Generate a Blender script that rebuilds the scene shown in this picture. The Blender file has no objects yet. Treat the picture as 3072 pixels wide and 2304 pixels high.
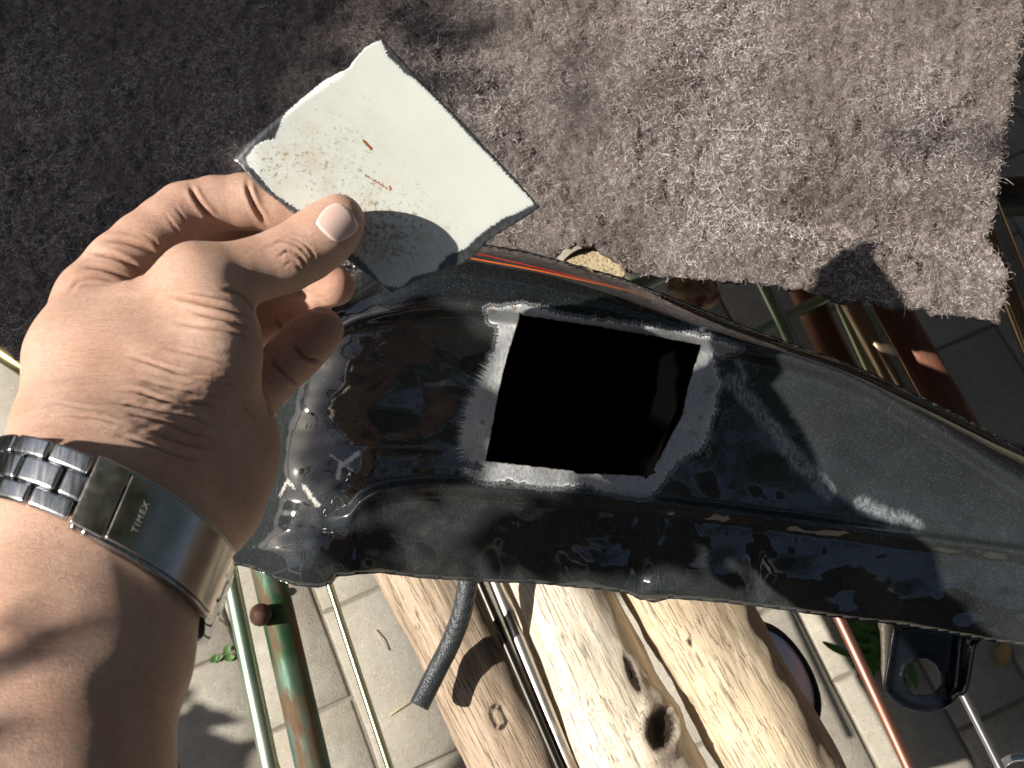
import bpy, bmesh, math, random
import numpy as np
from mathutils import Vector, Matrix, noise as mnoise
from mathutils.geometry import delaunay_2d_cdt
from mathutils.bvhtree import BVHTree

random.seed(7); np.random.seed(7)
R = math.radians
sc = bpy.context.scene
COL = sc.collection

# ------------------------------------------------------------------ camera
F = 1081.0                      # focal length in pixels of a 1024 wide picture
TILT = R(20)
CAMZ = 1.25
cam_d = bpy.data.cameras.new('camera'); cam = bpy.data.objects.new('camera', cam_d)
COL.objects.link(cam)
cam.location = (0, 0, CAMZ); cam.rotation_euler = (TILT, 0, 0)
cam_d.sensor_width = 36.0; cam_d.lens = F * 36.0 / 1024
cam_d.clip_start = 0.01; cam_d.clip_end = 500
cam_d.dof.use_dof = True; cam_d.dof.focus_distance = 0.55; cam_d.dof.aperture_fstop = 26
sc.camera = cam
CR = Matrix.Rotation(TILT, 3, 'X')
CRn = np.array(CR)
CO = Vector((0, 0, CAMZ)); COn = np.array(CO)

def cw(v):                       # camera-space (metres, x right, y up, z towards the eye) -> world
    return CR @ Vector(v) + CO
def cwn(a): return a @ CRn.T + COn
def pc(px, py, d):               # picture position and distance along the axis -> camera space
    return np.array([(px-512)/F*d, (384-py)/F*d, -d])
def P(px, py, d): return cw(pc(px, py, d))
def PZ(px, py, z):               # the point of the world plane at height z
    v = CR @ Vector(((px-512)/F, (384-py)/F, -1))
    t = (z-CAMZ)/v.z
    return CO + v*t
def pcn(px, py, d): return np.stack([(px-512)/F*d, (384-py)/F*d, -d], -1)

# ------------------------------------------------------------------ light
SUN_C = Vector((.745, -.128, -.655)).normalized()       # travel direction, camera space
SUN = (CR @ SUN_C).normalized()
sd = bpy.data.lights.new('sun', 'SUN'); so = bpy.data.objects.new('sun', sd); COL.objects.link(so)
sd.energy = 4.6; sd.angle = R(0.53); sd.color = (1, .93, .82)
so.rotation_euler = SUN.to_track_quat('-Z', 'Y').to_euler()
so.location = -SUN*5
w = bpy.data.worlds.new('World'); sc.world = w; w.use_nodes = True
nt = w.node_tree
sky = nt.nodes.new('ShaderNodeTexSky'); sky.sky_type = 'NISHITA'; sky.sun_disc = False
sky.sun_elevation = math.asin(-SUN.z); sky.sun_rotation = math.atan2(-SUN.x, -SUN.y)
sky.air_density = 1.0; sky.dust_density = 2.2; sky.ozone_density = 0.6
bg = nt.nodes['Background']; bg.inputs[1].default_value = 0.05
nt.links.new(sky.outputs[0], bg.inputs[0])
sc.view_settings.view_transform = 'Standard'; sc.view_settings.look = 'None'
sc.view_settings.exposure = 0.72; sc.view_settings.gamma = 1.0
sc.cycles.max_bounces = 6

# ------------------------------------------------------------------ helpers
def tag(o, label=None, cat=None, group=None, kind=None):
    if label: o['label'] = label
    if cat: o['category'] = cat
    if group: o['group'] = group
    if kind: o['kind'] = kind
    return o
def mesh_from(name, verts, faces, mat=None, parent=None, smooth=True, origin=None):
    """verts are world positions; origin becomes the object's location"""
    v = np.asarray(verts, dtype=np.float64).reshape(-1, 3)
    if origin is None: origin = Vector(v.mean(0)) if parent is None else Vector(parent_world(parent))
    v = v - np.array(origin)
    me = bpy.data.meshes.new(name)
    if isinstance(faces, np.ndarray):
        n = faces.shape[1]
        me.vertices.add(len(v)); me.vertices.foreach_set('co', v.astype(np.float32).ravel())
        me.loops.add(faces.size); me.loops.foreach_set('vertex_index', faces.astype(np.int32).ravel())
        me.polygons.add(len(faces)); me.polygons.foreach_set('loop_start', np.arange(0, faces.size, n, dtype=np.int32))
        me.update(calc_edges=True)
    else:
        me.from_pydata([tuple(q) for q in v], [], faces)
    me.polygons.foreach_set('use_smooth', np.full(len(me.polygons), smooth, dtype=bool))
    if mat: me.materials.append(mat)
    me.update()
    o = bpy.data.objects.new(name, me); COL.objects.link(o)
    if parent is not None: o.parent = parent
    else: o.location = origin
    return o
def parent_world(p): return p.location
def empty(name, loc, label=None, cat=None, group=None):
    o = bpy.data.objects.new(name, None); COL.objects.link(o); o.location = loc; o.empty_display_size = .03
    tag(o, label, cat, group); return o
def attr(o, name, arr):
    a = o.data.attributes.new(name, 'FLOAT', 'POINT'); a.data.foreach_set('value', np.asarray(arr, dtype=np.float32)); return a
def bevel(o, wd, seg=2):
    m = o.modifiers.new('bevel', 'BEVEL'); m.width = wd; m.segments = seg; m.limit_method = 'ANGLE'; return o

class NB:
    """tiny node builder"""
    def __init__(s, name):
        s.m = bpy.data.materials.new(name); s.m.use_nodes = True; s.t = s.m.node_tree
        s.b = s.t.nodes['Principled BSDF']; s.out = s.t.nodes['Material Output']; s._tc = None
    def n(s, typ, ins=None, **kw):
        nd = s.t.nodes.new('ShaderNode'+typ)
        for k, v in kw.items(): setattr(nd, k, v)
        for k, v in (ins or {}).items(): s.set(nd.inputs[k], v)
        return nd
    def set(s, inp, v):
        if isinstance(v, bpy.types.NodeSocket): s.t.links.new(v, inp)
        elif hasattr(inp.default_value, '__len__') and not hasattr(v, '__len__'): inp.default_value = (v, v, v, 1)[:len(inp.default_value)]
        elif hasattr(v, '__len__') and len(v) == 3 and len(inp.default_value) == 4: inp.default_value = (*v, 1)
        else: inp.default_value = v
    def P(s, **kw):
        for k, v in kw.items(): s.set(s.b.inputs[k.replace('_', ' ')], v)
        return s.m
    def obj(s, scale=(1, 1, 1), rot=(0, 0, 0)):
        if not s._tc: s._tc = s.n('TexCoord')
        mp = s.n('Mapping', {'Scale': scale, 'Rotation': rot}); s.t.links.new(s._tc.outputs['Object'], mp.inputs['Vector'])
        return mp.outputs[0]
    def noise(s, vec, scale, detail=4, rough=.55, dist=0, dim='3D'):
        nd = s.n('TexNoise', {'Scale': scale, 'Detail': detail, 'Roughness': rough, 'Distortion': dist}, noise_dimensions=dim)
        if dim == '1D': s.set(nd.inputs['W'], vec)
        else: s.set(nd.inputs['Vector'], vec)
        return nd.outputs['Fac']
    def vor(s, vec, scale, feature='F1', out='Distance', rnd=1):
        nd = s.n('TexVoronoi', {'Vector': vec, 'Scale': scale, 'Randomness': rnd}, feature=feature); return nd.outputs[out]
    def ramp(s, fac, stops, interp='LINEAR'):
        nd = s.n('ValToRGB', {'Fac': fac}); cr = nd.color_ramp; cr.interpolation = interp
        while len(cr.elements) < len(stops): cr.elements.new(.5)
        for e, (p, c) in zip(cr.elements, stops):
            e.position = p; e.color = (c, c, c, 1) if not hasattr(c, '__len__') else (*c[:3], 1)
        return nd.outputs[0]
    def rng(s, v, a, b, c=0., d=1., smooth=False):
        nd = s.n('MapRange', {'Value': v, 'From Min': a, 'From Max': b, 'To Min': c, 'To Max': d}, clamp=True)
        if smooth: nd.interpolation_type = 'SMOOTHSTEP'
        return nd.outputs[0]
    def math(s, op, a, b=0., c=0.):
        nd = s.n('Math', operation=op); s.set(nd.inputs[0], a); s.set(nd.inputs[1], b); s.set(nd.inputs[2], c); return nd.outputs[0]
    def mix(s, f, a, b, blend='MIX'):
        nd = s.n('Mix', data_type='RGBA', blend_type=blend); s.set(nd.inputs[0], f); s.set(nd.inputs[6], a); s.set(nd.inputs[7], b); return nd.outputs[2]
    def mixf(s, f, a, b):
        nd = s.n('Mix', data_type='FLOAT'); s.set(nd.inputs[0], f); s.set(nd.inputs[2], a); s.set(nd.inputs[3], b); return nd.outputs[0]
    def attr(s, name, out='Fac'): return s.n('Attribute', attribute_name=name).outputs[out]
    def bump(s, h, strength=.5, dist=.001, normal=None):
        ins = {'Height': h, 'Strength': strength, 'Distance': dist}
        if normal is not None: ins['Normal'] = normal
        return s.n('Bump', ins).outputs[0]

def frame_of(tan, up=None):
    tan = tan.normalized()
    up = up or Vector((0, 0, 1))
    a = up.cross(tan)
    if a.length < 1e-4: a = Vector((1, 0, 0)).cross(tan)
    a.normalize(); return a, tan.cross(a)
def tube_arrays(pts, rads, seg=20, cap=True, disp=None):
    pts = [Vector(p) for p in pts]; V = []; Fc = []
    a0 = None
    for i, p in enumerate(pts):
        t = (pts[min(i+1, len(pts)-1)] - pts[max(i-1, 0)]).normalized()
        if a0 is None: a0, b0 = frame_of(t)
        else:
            a0 = (a0 - t*a0.dot(t)).normalized(); b0 = t.cross(a0)
        r = rads[i] if hasattr(rads, '__len__') else rads
        for k in range(seg):
            an = 2*math.pi*k/seg
            rr = r*(1 + (disp(i, an) if disp else 0))
            V.append(p + a0*math.cos(an)*rr + b0*math.sin(an)*rr)
    n = len(pts)
    for i in range(n-1):
        for k in range(seg):
            k2 = (k+1) % seg
            Fc.append((i*seg+k, i*seg+k2, (i+1)*seg+k2, (i+1)*seg+k))
    if cap:
        Fc.append(tuple(range(seg-1, -1, -1))); Fc.append(tuple((n-1)*seg+k for k in range(seg)))
    return V, Fc
def tube(name, pts, rads, mat, parent=None, seg=20, disp=None, along_z=True):
    """a tube whose local z runs from its first to its last point"""
    V, Fc = tube_arrays(pts, rads, seg, True, disp)
    if parent is not None: return mesh_from(name, V, Fc, mat, parent)
    p0, p1 = Vector(pts[0]), Vector(pts[-1])
    q = (p1-p0).to_track_quat('Z', 'Y'); qi = q.inverted()
    V = [qi @ (Vector(v)-p0) for v in V]
    me = bpy.data.meshes.new(name); me.from_pydata(V, [], Fc); me.materials.append(mat)
    for f in me.polygons: f.use_smooth = len(f.vertices) == 4
    o = bpy.data.objects.new(name, me); COL.objects.link(o); o.location = p0; o.rotation_euler = q.to_euler()
    return o
def lerp_pts(a, b, n): return [Vector(a).lerp(Vector(b), i/(n-1)) for i in range(n)]
def catmull(pts, n=8):
    pts = [np.array(p, float) for p in pts]; q = [2*pts[0]-pts[1]] + pts + [2*pts[-1]-pts[-2]]; out = []
    for i in range(1, len(q)-2):
        for k in range(n):
            t = k/n; a, b, c, d = q[i-1], q[i], q[i+1], q[i+2]
            out.append(.5*((2*b)+(-a+c)*t+(2*a-5*b+4*c-d)*t*t+(-a+3*b-3*c+d)*t**3))
    out.append(pts[-1]); return out
def interp_curve(pts):
    pts = catmull(pts, 6); x = np.array([p[0] for p in pts]); y = np.array([p[1] for p in pts]); o = np.argsort(x)
    return lambda q: np.interp(q, x[o], y[o])
def seg_dist(px, py, poly, closed=True):
    """distance to a polyline and arc length of the nearest point (numpy)"""
    p = np.array(poly, float); n = len(p); best = np.full(px.shape, 1e9); arc = np.zeros(px.shape); s0 = 0
    for i in range(n if closed else n-1):
        a = p[i]; b = p[(i+1) % n]; d = b-a; L = math.hypot(*d)
        if L < 1e-6: continue
        t = np.clip(((px-a[0])*d[0]+(py-a[1])*d[1])/(L*L), 0, 1)
        dd = np.hypot(px-a[0]-t*d[0], py-a[1]-t*d[1])
        m = dd < best; best = np.where(m, dd, best); arc = np.where(m, s0+t*L, arc); s0 += L
    return best, arc
def inside(px, py, poly):
    p = np.array(poly, float); c = np.zeros(px.shape, bool); n = len(p)
    for i in range(n):
        x1, y1 = p[i]; x2, y2 = p[(i+1) % n]
        if y1 == y2: continue
        cr = ((y1 > py) != (y2 > py)) & (px < (x2-x1)*(py-y1)/(y2-y1)+x1)
        c ^= cr
    return c
def sdist(px, py, poly):
    d, a = seg_dist(px, py, poly); return np.where(inside(px, py, poly), d, -d), a
def densify(poly, step, jitter=0, closed=True):
    out = []; n = len(poly)
    for i in range(n if closed else n-1):
        a = np.array(poly[i], float); b = np.array(poly[(i+1) % n], float); L = np.hypot(*(b-a)); k = max(1, int(round(L/step)))
        for j in range(k):
            q = a+(b-a)*j/k
            if jitter and j: q = q + np.random.normal(0, jitter, 2)
            out.append(tuple(q))
    return out
def cdt_fill(outer, holes, step):
    """triangulate a polygon with holes and inner grid points, in picture space"""
    outer = [tuple(p) for p in outer]; allp = list(outer); edges = [(i, (i+1) % len(outer)) for i in range(len(outer))]
    for h in holes:
        s = len(allp); allp += [tuple(p) for p in h]; edges += [(s+i, s+(i+1) % len(h)) for i in range(len(h))]
    xs = np.array([p[0] for p in outer]); ys = np.array([p[1] for p in outer])
    gx, gy = np.meshgrid(np.arange(xs.min(), xs.max(), step), np.arange(ys.min(), ys.max(), step*.87))
    gx = gx + (np.arange(gx.shape[0]) % 2)[:, None]*step*.5
    gx = gx.ravel(); gy = gy.ravel()
    d, _ = sdist(gx, gy, outer); k = d > step*.55
    for h in holes:
        dh, _ = sdist(gx, gy, h); k &= dh < -step*.55
    allp += list(zip(gx[k], gy[k]))
    v, e, f, _, _, _ = delaunay_2d_cdt([Vector(p) for p in allp], edges, [], 1, 1e-5)
    v = np.array([tuple(p) for p in v]); f = np.array([t for t in f if len(t) == 3])
    c = v[f].mean(1); keep = inside(c[:, 0], c[:, 1], outer)
    for h in holes: keep &= ~inside(c[:, 0], c[:, 1], h)
    f = f[keep]
    a = v[f[:, 1]]-v[f[:, 0]]; b = v[f[:, 2]]-v[f[:, 0]]; cr = a[:, 0]*b[:, 1]-a[:, 1]*b[:, 0]
    f[cr > 0] = f[cr > 0][:, ::-1]       # picture y runs down: faces then look at the eye
    return v, f
def fbm(x, y, z=0, o=3): return mnoise.fractal(Vector((x, y, z)), 1.0, 2.0, o)

# ------------------------------------------------------------------ materials
def metal(name, col, rough=.3, rust=None, rust_amt=.5, bands=None, scale=60):
    b = NB(name); v = b.obj((1, 1, .25))
    n1 = b.noise(v, scale, 5, .6); n2 = b.noise(b.obj((1, 1, .12)), scale*3, 3)
    c = b.mix(b.rng(n2, .35, .7), col, tuple(k*.72 for k in col))
    rg = b.rng(n2, .3, .7, rough*.8, rough*1.3); me = .85
    if bands:
        c = b.mix(b.ramp(b.noise(b.obj((.4, .4, 1)), 9, 2), [(.42, 0), (.58, 1)]), c, bands)
    if rust:
        f = b.ramp(n1, [(rust_amt, 0), (min(1, rust_amt+.12), 1)])
        c = b.mix(f, c, b.mix(b.noise(v, scale*4, 3), rust, tuple(k*.45 for k in rust)))
        rg = b.mixf(f, rg, .75); me = b.mixf(f, .85, .1)
    return b.P(Base_Color=c, Roughness=rg, Metallic=me, Normal=b.bump(n1, .35, .0006))

def wood(name, c1, c2, dark, grey=.0, gain=1):
    b = NB(name); v = b.obj((1, 1, .045)); vl = b.obj((1, 1, .22))
    g = b.noise(b.obj((1, 1, .03)), 620, 6, .72, .4); g2 = b.noise(b.obj((1, 1, .07)), 150, 6, .68, .5); big = b.noise(vl, 17, 4, .6, .8)
    c = b.mix(b.ramp(g2, [(.36, 0), (.66, 1)]), c1, c2)
    c = b.mix(b.ramp(big, [(.5, 0), (.64, .75)]), c, dark)
    cr = b.ramp(g, [(.34, 1), (.45, 0)])
    c = b.mix(b.math('MULTIPLY', cr, .55), c, tuple(k*.32 for k in dark))
    h = b.math('ADD', b.math('MULTIPLY', g, .5), b.math('MULTIPLY', g2, .5))
    nrm = b.bump(b.math('SUBTRACT', h, b.math('MULTIPLY', cr, .5)), .8, .0018)
    k = b.attr('knot'); c = b.mix(b.rng(b.math('ADD', k, b.math('MULTIPLY', b.noise(b.obj(), 260, 4), .5)), .62, .95), c, (.035, .02, .012))
    return b.P(Base_Color=c, Roughness=b.rng(g2, .3, .7, .5, .8), Normal=nrm)

# ------------------------------------------------------------------ ground and paving
gb = NB('joint_sand'); v = gb.obj()
m_sand = gb.P(Base_Color=gb.mix(gb.noise(v, 300, 4), (.16, .14, .11), (.3, .27, .22)), Roughness=.95, Normal=gb.bump(gb.noise(v, 500, 3), .8, .002))
pb = NB('paver_concrete'); v = pb.obj()
big = pb.noise(v, 9, 3, .6); mid = pb.noise(v, 70, 5, .7); fine = pb.noise(v, 620, 3, .7)
rnd = pb.attr('tone')
c = pb.mix(pb.rng(mid, .3, .72), (.38, .355, .30), (.52, .49, .43))
c = pb.mix(pb.math('MULTIPLY', pb.rng(big, .4, .7), .65), c, (.30, .265, .20))
c = pb.mix(pb.math('MULTIPLY', rnd, .28), c, (.24, .235, .225))
sp = pb.vor(v, 210, out='Distance'); c = pb.mix(pb.ramp(sp, [(.10, .8), (.2, 0)]), c, (.18, .16, .13))
sp2 = pb.vor(pb.obj((1, 1, 1), (0, 0, 1)), 130); c = pb.mix(pb.ramp(sp2, [(.07, .7), (.13, 0)]), c, (.7, .66, .56))
m_paver = pb.P(Base_Color=c, Roughness=.92, Normal=pb.bump(pb.math('ADD', fine, pb.math('MULTIPLY', mid, .6)), .55, .0022))

g = bpy.data.meshes.new('ground'); s = 60; g.from_pydata([(-s, -s, -.0042), (s, -s, -.0042), (s, s, -.0042), (-s, s, -.0042)], [], [(0, 1, 2, 3)])
g.materials.append(m_sand); go = bpy.data.objects.new('ground', g); COL.objects.link(go); tag(go, kind='structure')

A = PZ(312, 589, 0); B_ = PZ(350, 692, 0); dirv = (B_-A).normalized(); dirv.z = 0; dirv.normalize(); crs = Vector((-dirv.y, dirv.x, 0))
crs = crs if crs.x > 0 else -crs
def paving():
    V = []; Fc = []; T = []
    wd, ln, gap, bv = .1, .2, .0032, .0030
    for i in range(-13, 14):
        off = .5*ln*(i % 2) + .03
        for j in range(-8, 8):
            u0 = i*wd+gap/2; u1 = (i+1)*wd-gap/2; v0 = j*ln+off+gap/2; v1 = (j+1)*ln+off-gap/2
            dz = random.uniform(-.0015, .0015); tone = random.random(); tilt = random.uniform(-.006, .006)
            base = len(V); NX, NY = 5, 9
            us = [u0, u0+bv*.4, u0+bv, (u0+u1)/2, u1-bv, u1-bv*.4, u1]; vs = [v0, v0+bv*.4, v0+bv, v0+.05, (v0+v1)/2, v1-.05, v1-bv, v1-bv*.4, v1]
            for a, uu in enumerate(us):
                for b2, vv in enumerate(vs):
                    e = min(uu-u0, u1-uu, vv-v0, v1-vv); z = -bv*(1-min(1, e/bv))**1.6*1.3
                    j1 = fbm(uu*60, vv*60, 3)*.0013
                    p = A + crs*(uu+j1) + dirv*(vv+j1); V.append((p.x, p.y, z+dz+tilt*(uu-u0))); T.append(tone)
            n2 = len(vs)
            for a in range(len(us)-1):
                for b2 in range(n2-1):
                    q = base+a*n2+b2; Fc.append((q, q+n2, q+n2+1, q+1))
            ring = [base+a*n2 for a in range(len(us))] + [base+(len(us)-1)*n2+b2 for b2 in range(1, n2)] + [base+a*n2+n2-1 for a in range(len(us)-2, -1, -1)] + [base+b2 for b2 in range(n2-2, 0, -1)]
            rb = len(V)
            for q in ring: V.append((V[q][0], V[q][1], -.02)); T.append(tone)
            for q in range(len(ring)):
                q2 = (q+1) % len(ring); Fc.append((ring[q], rb+q, rb+q2, ring[q2]))
    o = mesh_from('paving', V, Fc, m_paver, origin=(0, 0, 0)); attr(o, 'tone', T); tag(o, kind='structure')
    bm = bmesh.new(); bm.from_mesh(o.data); bmesh.ops.recalc_face_normals(bm, faces=bm.faces); bm.to_mesh(o.data); bm.free()
paving()

# ------------------------------------------------------------------ logs
def log(name, label, cl, zc, mat, knots=(), seg=72, ext=.0, wob=.05, seed=0):
    """cl: list of (px, py, half width px); the axis lies at height zc"""
    pts = []; rad = []
    for px, py, hw in cl:
        p = PZ(px, py, zc); d = -(CR.transposed() @ (p-CO)).z
        pts.append(p); rad.append(hw/F*d*.93)
    P5 = catmull([(*p, r) for p, r in zip(pts, rad)], 26)
    cp = [Vector(q[:3]) for q in P5]; rr = [q[3] for q in P5]
    def disp(i, an):
        return wob*fbm(math.cos(an)*1.3+seed, math.sin(an)*1.3, i*.045) + .02*fbm(math.cos(an)*4+seed, math.sin(an)*4, i*.12)
    o = tube(name, cp, rr, mat, seg=seg, disp=disp)
    tag(o, label, 'log', 'bare logs lying under the fuel tank')
    n = len(o.data.vertices); co = np.empty(n*3, np.float32); o.data.vertices.foreach_get('co', co); co = co.reshape(-1, 3)
    mw = o.matrix_basis; W = co @ np.array(mw.to_3x3()).T + np.array(mw.translation)
    cs = (W-COn) @ CRn; X = cs[:, 0]/-cs[:, 2]*F+512; Y = 384-cs[:, 1]/-cs[:, 2]*F
    kn = np.zeros(n); top = W[:, 2] > zc
    from mathutils import Vector as VV
    o.data.update(); nor = np.empty(n*3, np.float32); o.data.vertices.foreach_get('normal', nor); nor = nor.reshape(-1, 3)
    dd = np.zeros(n)
    for kx, ky, ra, rb, ang, ring, amp in knots:
        c, s_ = math.cos(ang), math.sin(ang); u = ((X-kx)*c+(Y-ky)*s_)/ra; v2 = (-(X-kx)*s_+(Y-ky)*c)/rb; q = np.hypot(u, v2)
        if ring: f = np.exp(-((q-1)/.28)**2); kn = np.maximum(kn, f*top); dd -= amp*f*top
        else:
            f = np.clip(1.25-q, 0, 1); kn = np.maximum(kn, np.clip(f*1.4, 0, 1)*top)
            nn = np.array([fbm(a*.13, b*.13, 1) for a, b in zip(X*(q < 2.2), Y*(q < 2.2))])
            dd += amp*(np.exp(-((q-1.15)/.35)**2)*.9 - np.clip(1-q, 0, 1)*1.6 + nn*.9*np.exp(-q*q*.6))*top
    co += nor*dd[:, None]; o.data.vertices.foreach_set('co', co.astype(np.float32).ravel()); attr(o, 'knot', kn); o.data.update()
    return o
LZ = .40
w1 = wood('weathered_wood_grey', (.50, .39, .29), (.30, .22, .15), (.13, .09, .065))
w2 = wood('weathered_wood_pale', (.76, .68, .57), (.60, .50, .38), (.30, .24, .20))
w3 = wood('weathered_wood_tan', (.68, .56, .41), (.50, .39, .26), (.24, .17, .11))
log('log', 'greyish brown log with a ringed knot, under the black rubber hose', [(330, 410, 50), (385, 500, 50), (430, 580, 49), (468, 660, 48), (515, 760, 49), (548, 840, 50)], LZ, w1,
    [(498, 717, 7, 11, -.35, True, .0022)], seed=3)
log('log', 'palest bleached log with the big rotten knot near the bottom', [(440, 370, 50), (500, 480, 52), (556, 585, 53), (598, 680, 58), (638, 768, 66), (672, 850, 68)], LZ+.005, w2,
    [(660, 729, 16, 24, .1, False, .0034), (632, 675, 5, 26, -.4, False, .0012)], seed=11)
log('log', 'thick tan log between the bleached log and the reddish rod', [(562, 380, 52), (622, 480, 57), (686, 598, 62), (729, 675, 58), (783, 768, 61), (820, 850, 61)], LZ+.003, w3,
    [(690, 640, 3, 9, -.3, False, .0006)], seed=23, wob=.06)
# stub behind the tank, under the blanket's edge
stub_pts = [(600, 330, 30), (595, 310, 31), (592, 292, 32), (589, 272, 33)]
w4 = wood('sawn_wood', (.50, .42, .28), (.36, .28, .17), (.2, .15, .09))
sp_ = [Vector(q) for q in catmull([tuple(P(622, 380, .85)), tuple(P(606, 335, .79)), tuple(P(598, 305, .745)), tuple(P(592, 280, .703)), tuple(P(591, 275, .697))], 8)]
o = tube('log', sp_, [.021+.0015*math.sin(i*.5) for i in range(len(sp_)-1)]+[.0185], w4, seg=48, disp=lambda i, an: .05*fbm(math.cos(an)*1.5, math.sin(an)*1.5, i*.1))
tag(o, 'short cut log end poking out behind the tank below the blanket edge', 'log', 'bare logs lying under the fuel tank'); attr(o, 'knot', np.zeros(len(o.data.vertices)))

# ------------------------------------------------------------------ rods and tubes
m_green = metal('green_enamel_steel', (.30, .44, .32), .36, (.20, .12, .05), .60, (.45, .50, .42))
m_greenrust = metal('green_painted_rusty_steel', (.045, .11, .06), .6, (.15, .08, .035), .46, (.16, .22, .20))
m_olive = metal('olive_steel', (.42, .46, .30), .25, (.22, .16, .08), .62)
m_dark = metal('dark_steel', (.06, .055, .05), .32, (.10, .06, .035), .62)
m_palerust = metal('pale_flaking_rod', (.62, .60, .56), .3, (.36, .19, .09), .52)
m_pink = metal('copper_coloured_rod', (.50, .22, .17), .42, (.42, .30, .24), .56)
m_grey = metal('grey_steel_rod', (.33, .34, .35), .28, (.14, .08, .05), .64)
m_brass = metal('brownish_chrome', (.38, .29, .20), .22, (.2, .11, .05), .66)
m_rust = metal('rusty_pipe_steel', (.25, .13, .09), .5, (.22, .08, .045), .42)
m_chrome = metal('worn_chrome', (.72, .74, .76), .14, (.25, .17, .09), .70)
def rod(name, label, a, b, za, zb, r, mat, cat='rod', ext=0, grp='metal rods and tubes of the rack'):
    p0, p1 = PZ(*a, za), PZ(*b, zb); d = p1-p0; p0 = p0-d*ext; p1 = p1+d*ext*.4
    n = 24; pts = lerp_pts(p0, p1, n)
    bend = [math.sin(i/(n-1)*math.pi)*.0035*fbm(p0.x*9, p0.y*9) for i in range(n)]
    side = Vector((d.y, -d.x, 0)).normalized(); pts = [p+side*b2 for p, b2 in zip(pts, bend)]
    o = tube(name, pts, r, mat, seg=24); tag(o, label, cat, grp); return o
rod('steel_tube', 'slim pale green tube, leftmost, beside the thick rusty green tube', (219, 520), (277, 800), .42, .42, .0066, m_green, 'tube', .3)
tb = rod('steel_tube', 'thick green tube flaking to rust, left of the thin olive rod', (256, 520), (318, 790), .36, .36, .0135, m_greenrust, 'tube', .3)
p = PZ(265, 614, .385)
nb = mesh_from('bolt', *tube_arrays([p+Vector((-.006, 0, -.01)), p+Vector((-.004, 0, -.001)), p+Vector((.0, 0, .004)), p+Vector((.003, 0, .006))], [.0085, .0085, .0075, .002], 14), metal('rusty_bolt', (.07, .035, .025), .7, (.10, .045, .03), .4), None)
nb.parent = tb; nb.matrix_parent_inverse = (Matrix.Translation(tb.location) @ tb.rotation_euler.to_matrix().to_4x4()).inverted()
rod('steel_rod', 'thin olive rod standing alone over the paving between tube and log', (322, 560), (394, 780), .40, .40, .0030, m_olive, ext=.3)
rod('steel_rod', 'thin blackened rod along the right edge of the grey log', (470, 560), (567, 785), .43, .43, .0036, m_dark, ext=.35)
rod('steel_rod', 'pale flaking rod touching the left edge of the bleached log', (487, 560), (575, 778), .425, .425, .0050, m_palerust, ext=.35)
rod('steel_rod', 'copper coloured rod right of the thick tan log', (820, 580), (916, 785), .42, .42, .0042, m_pink, ext=.35)
rod('steel_rod', 'thin grey rod passing behind the hole of the black bracket', (930, 630), (1002, 772), .36, .36, .0034, m_grey, ext=.35)
rod('steel_rod', 'olive rod peeking out under the left end of the blanket', (-40, 326), (60, 390), .47, .47, .0085, metal('tarnished_brass_rod', (.30, .26, .13), .35, (.2, .13, .05), .55), ext=.5)
rod('steel_rod', 'dark rod with a pale green lit top, left of the crossing rod', (762, 282), (815, 395), .40, .40, .0058, m_green, ext=.3)
rod('steel_rod', 'pale green crosswise rod with a red tip under the blanket', (700, 364), (826, 297), .36, .36, .0052, m_green, ext=.0)
rod('steel_rod', 'pale olive flat-lit rod left of the bright chrome tube', (836, 290), (905, 440), .38, .38, .0060, m_olive, ext=.3)
rod('steel_tube', 'thick chrome tube with a bright sunlit spot under the blanket edge', (850, 292), (962, 500), .41, .41, .0115, m_brass, 'tube', .3)
rod('steel_pipe', 'rusty red pipe right of the chrome tube', (885, 300), (1000, 500), .385, .385, .016, m_rust, 'pipe', .3)
rod('steel_tube', 'rust speckled tube at the right edge beside the blanket corner', (990, 225), (1060, 400), .43, .43, .0135, m_brass, 'tube', .3)
rod('steel_pipe', 'brown pipe hidden in deep shade left of the chrome tube', (800, 280), (880, 450), .34, .34, .014, m_rust, 'pipe', .2)
# two rails that carry rods and logs, across under tank and blanket
rail = metal('rail_steel', (.05, .06, .05), .5, (.12, .06, .03), .5)
for (a, b, lb) in (((150, 440), (1150, 470), 'rusty cross rail hidden under the fuel tank'), ((-60, 230), (1180, 190), 'rusty cross rail hidden under the blanket')):
    o = rod('cross_rail', lb, a, b, .32, .32, .02, rail, 'rail', 0, 'cross rails of the rack')

# bits seen between tank and blanket
def lump(name, label, cat, c, sx, sy, sz, rot, mat, seed=0, amp=.25, sub=4, kind=None, group=None, parent=None):
    bm = bmesh.new(); bmesh.ops.create_icosphere(bm, subdivisions=sub, radius=1)
    M = Matrix.Rotation(rot, 3, 'Z')
    for v in bm.verts:
        n = 1+amp*fbm(v.co.x*1.2+seed, v.co.y*1.2, v.co.z*1.2)+amp*.3*fbm(v.co.x*4+seed, v.co.y*4, v.co.z*4)
        v.co = M @ Vector((v.co.x*sx*n, v.co.y*sy*n, v.co.z*sz*n))
    me = bpy.data.meshes.new(name); bm.to_mesh(me); bm.free(); me.materials.append(mat)
    for f in me.polygons: f.use_smooth = True
    o = bpy.data.objects.new(name, me); COL.objects.link(o); o.location = c
    if label: tag(o, label, cat, group, kind)
    return o
sb = NB('stained_stone'); v = sb.obj(); n1 = sb.noise(v, 60, 4, .6)
m_stone = sb.P(Base_Color=sb.mix(sb.ramp(n1, [(.45, 0), (.6, 1)]), (.55, .45, .30), sb.mix(sb.noise(v, 180, 3), (.36, .10, .09), (.12, .06, .05))), Roughness=.8, Normal=sb.bump(sb.noise(v, 400, 4), .7, .002))
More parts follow.
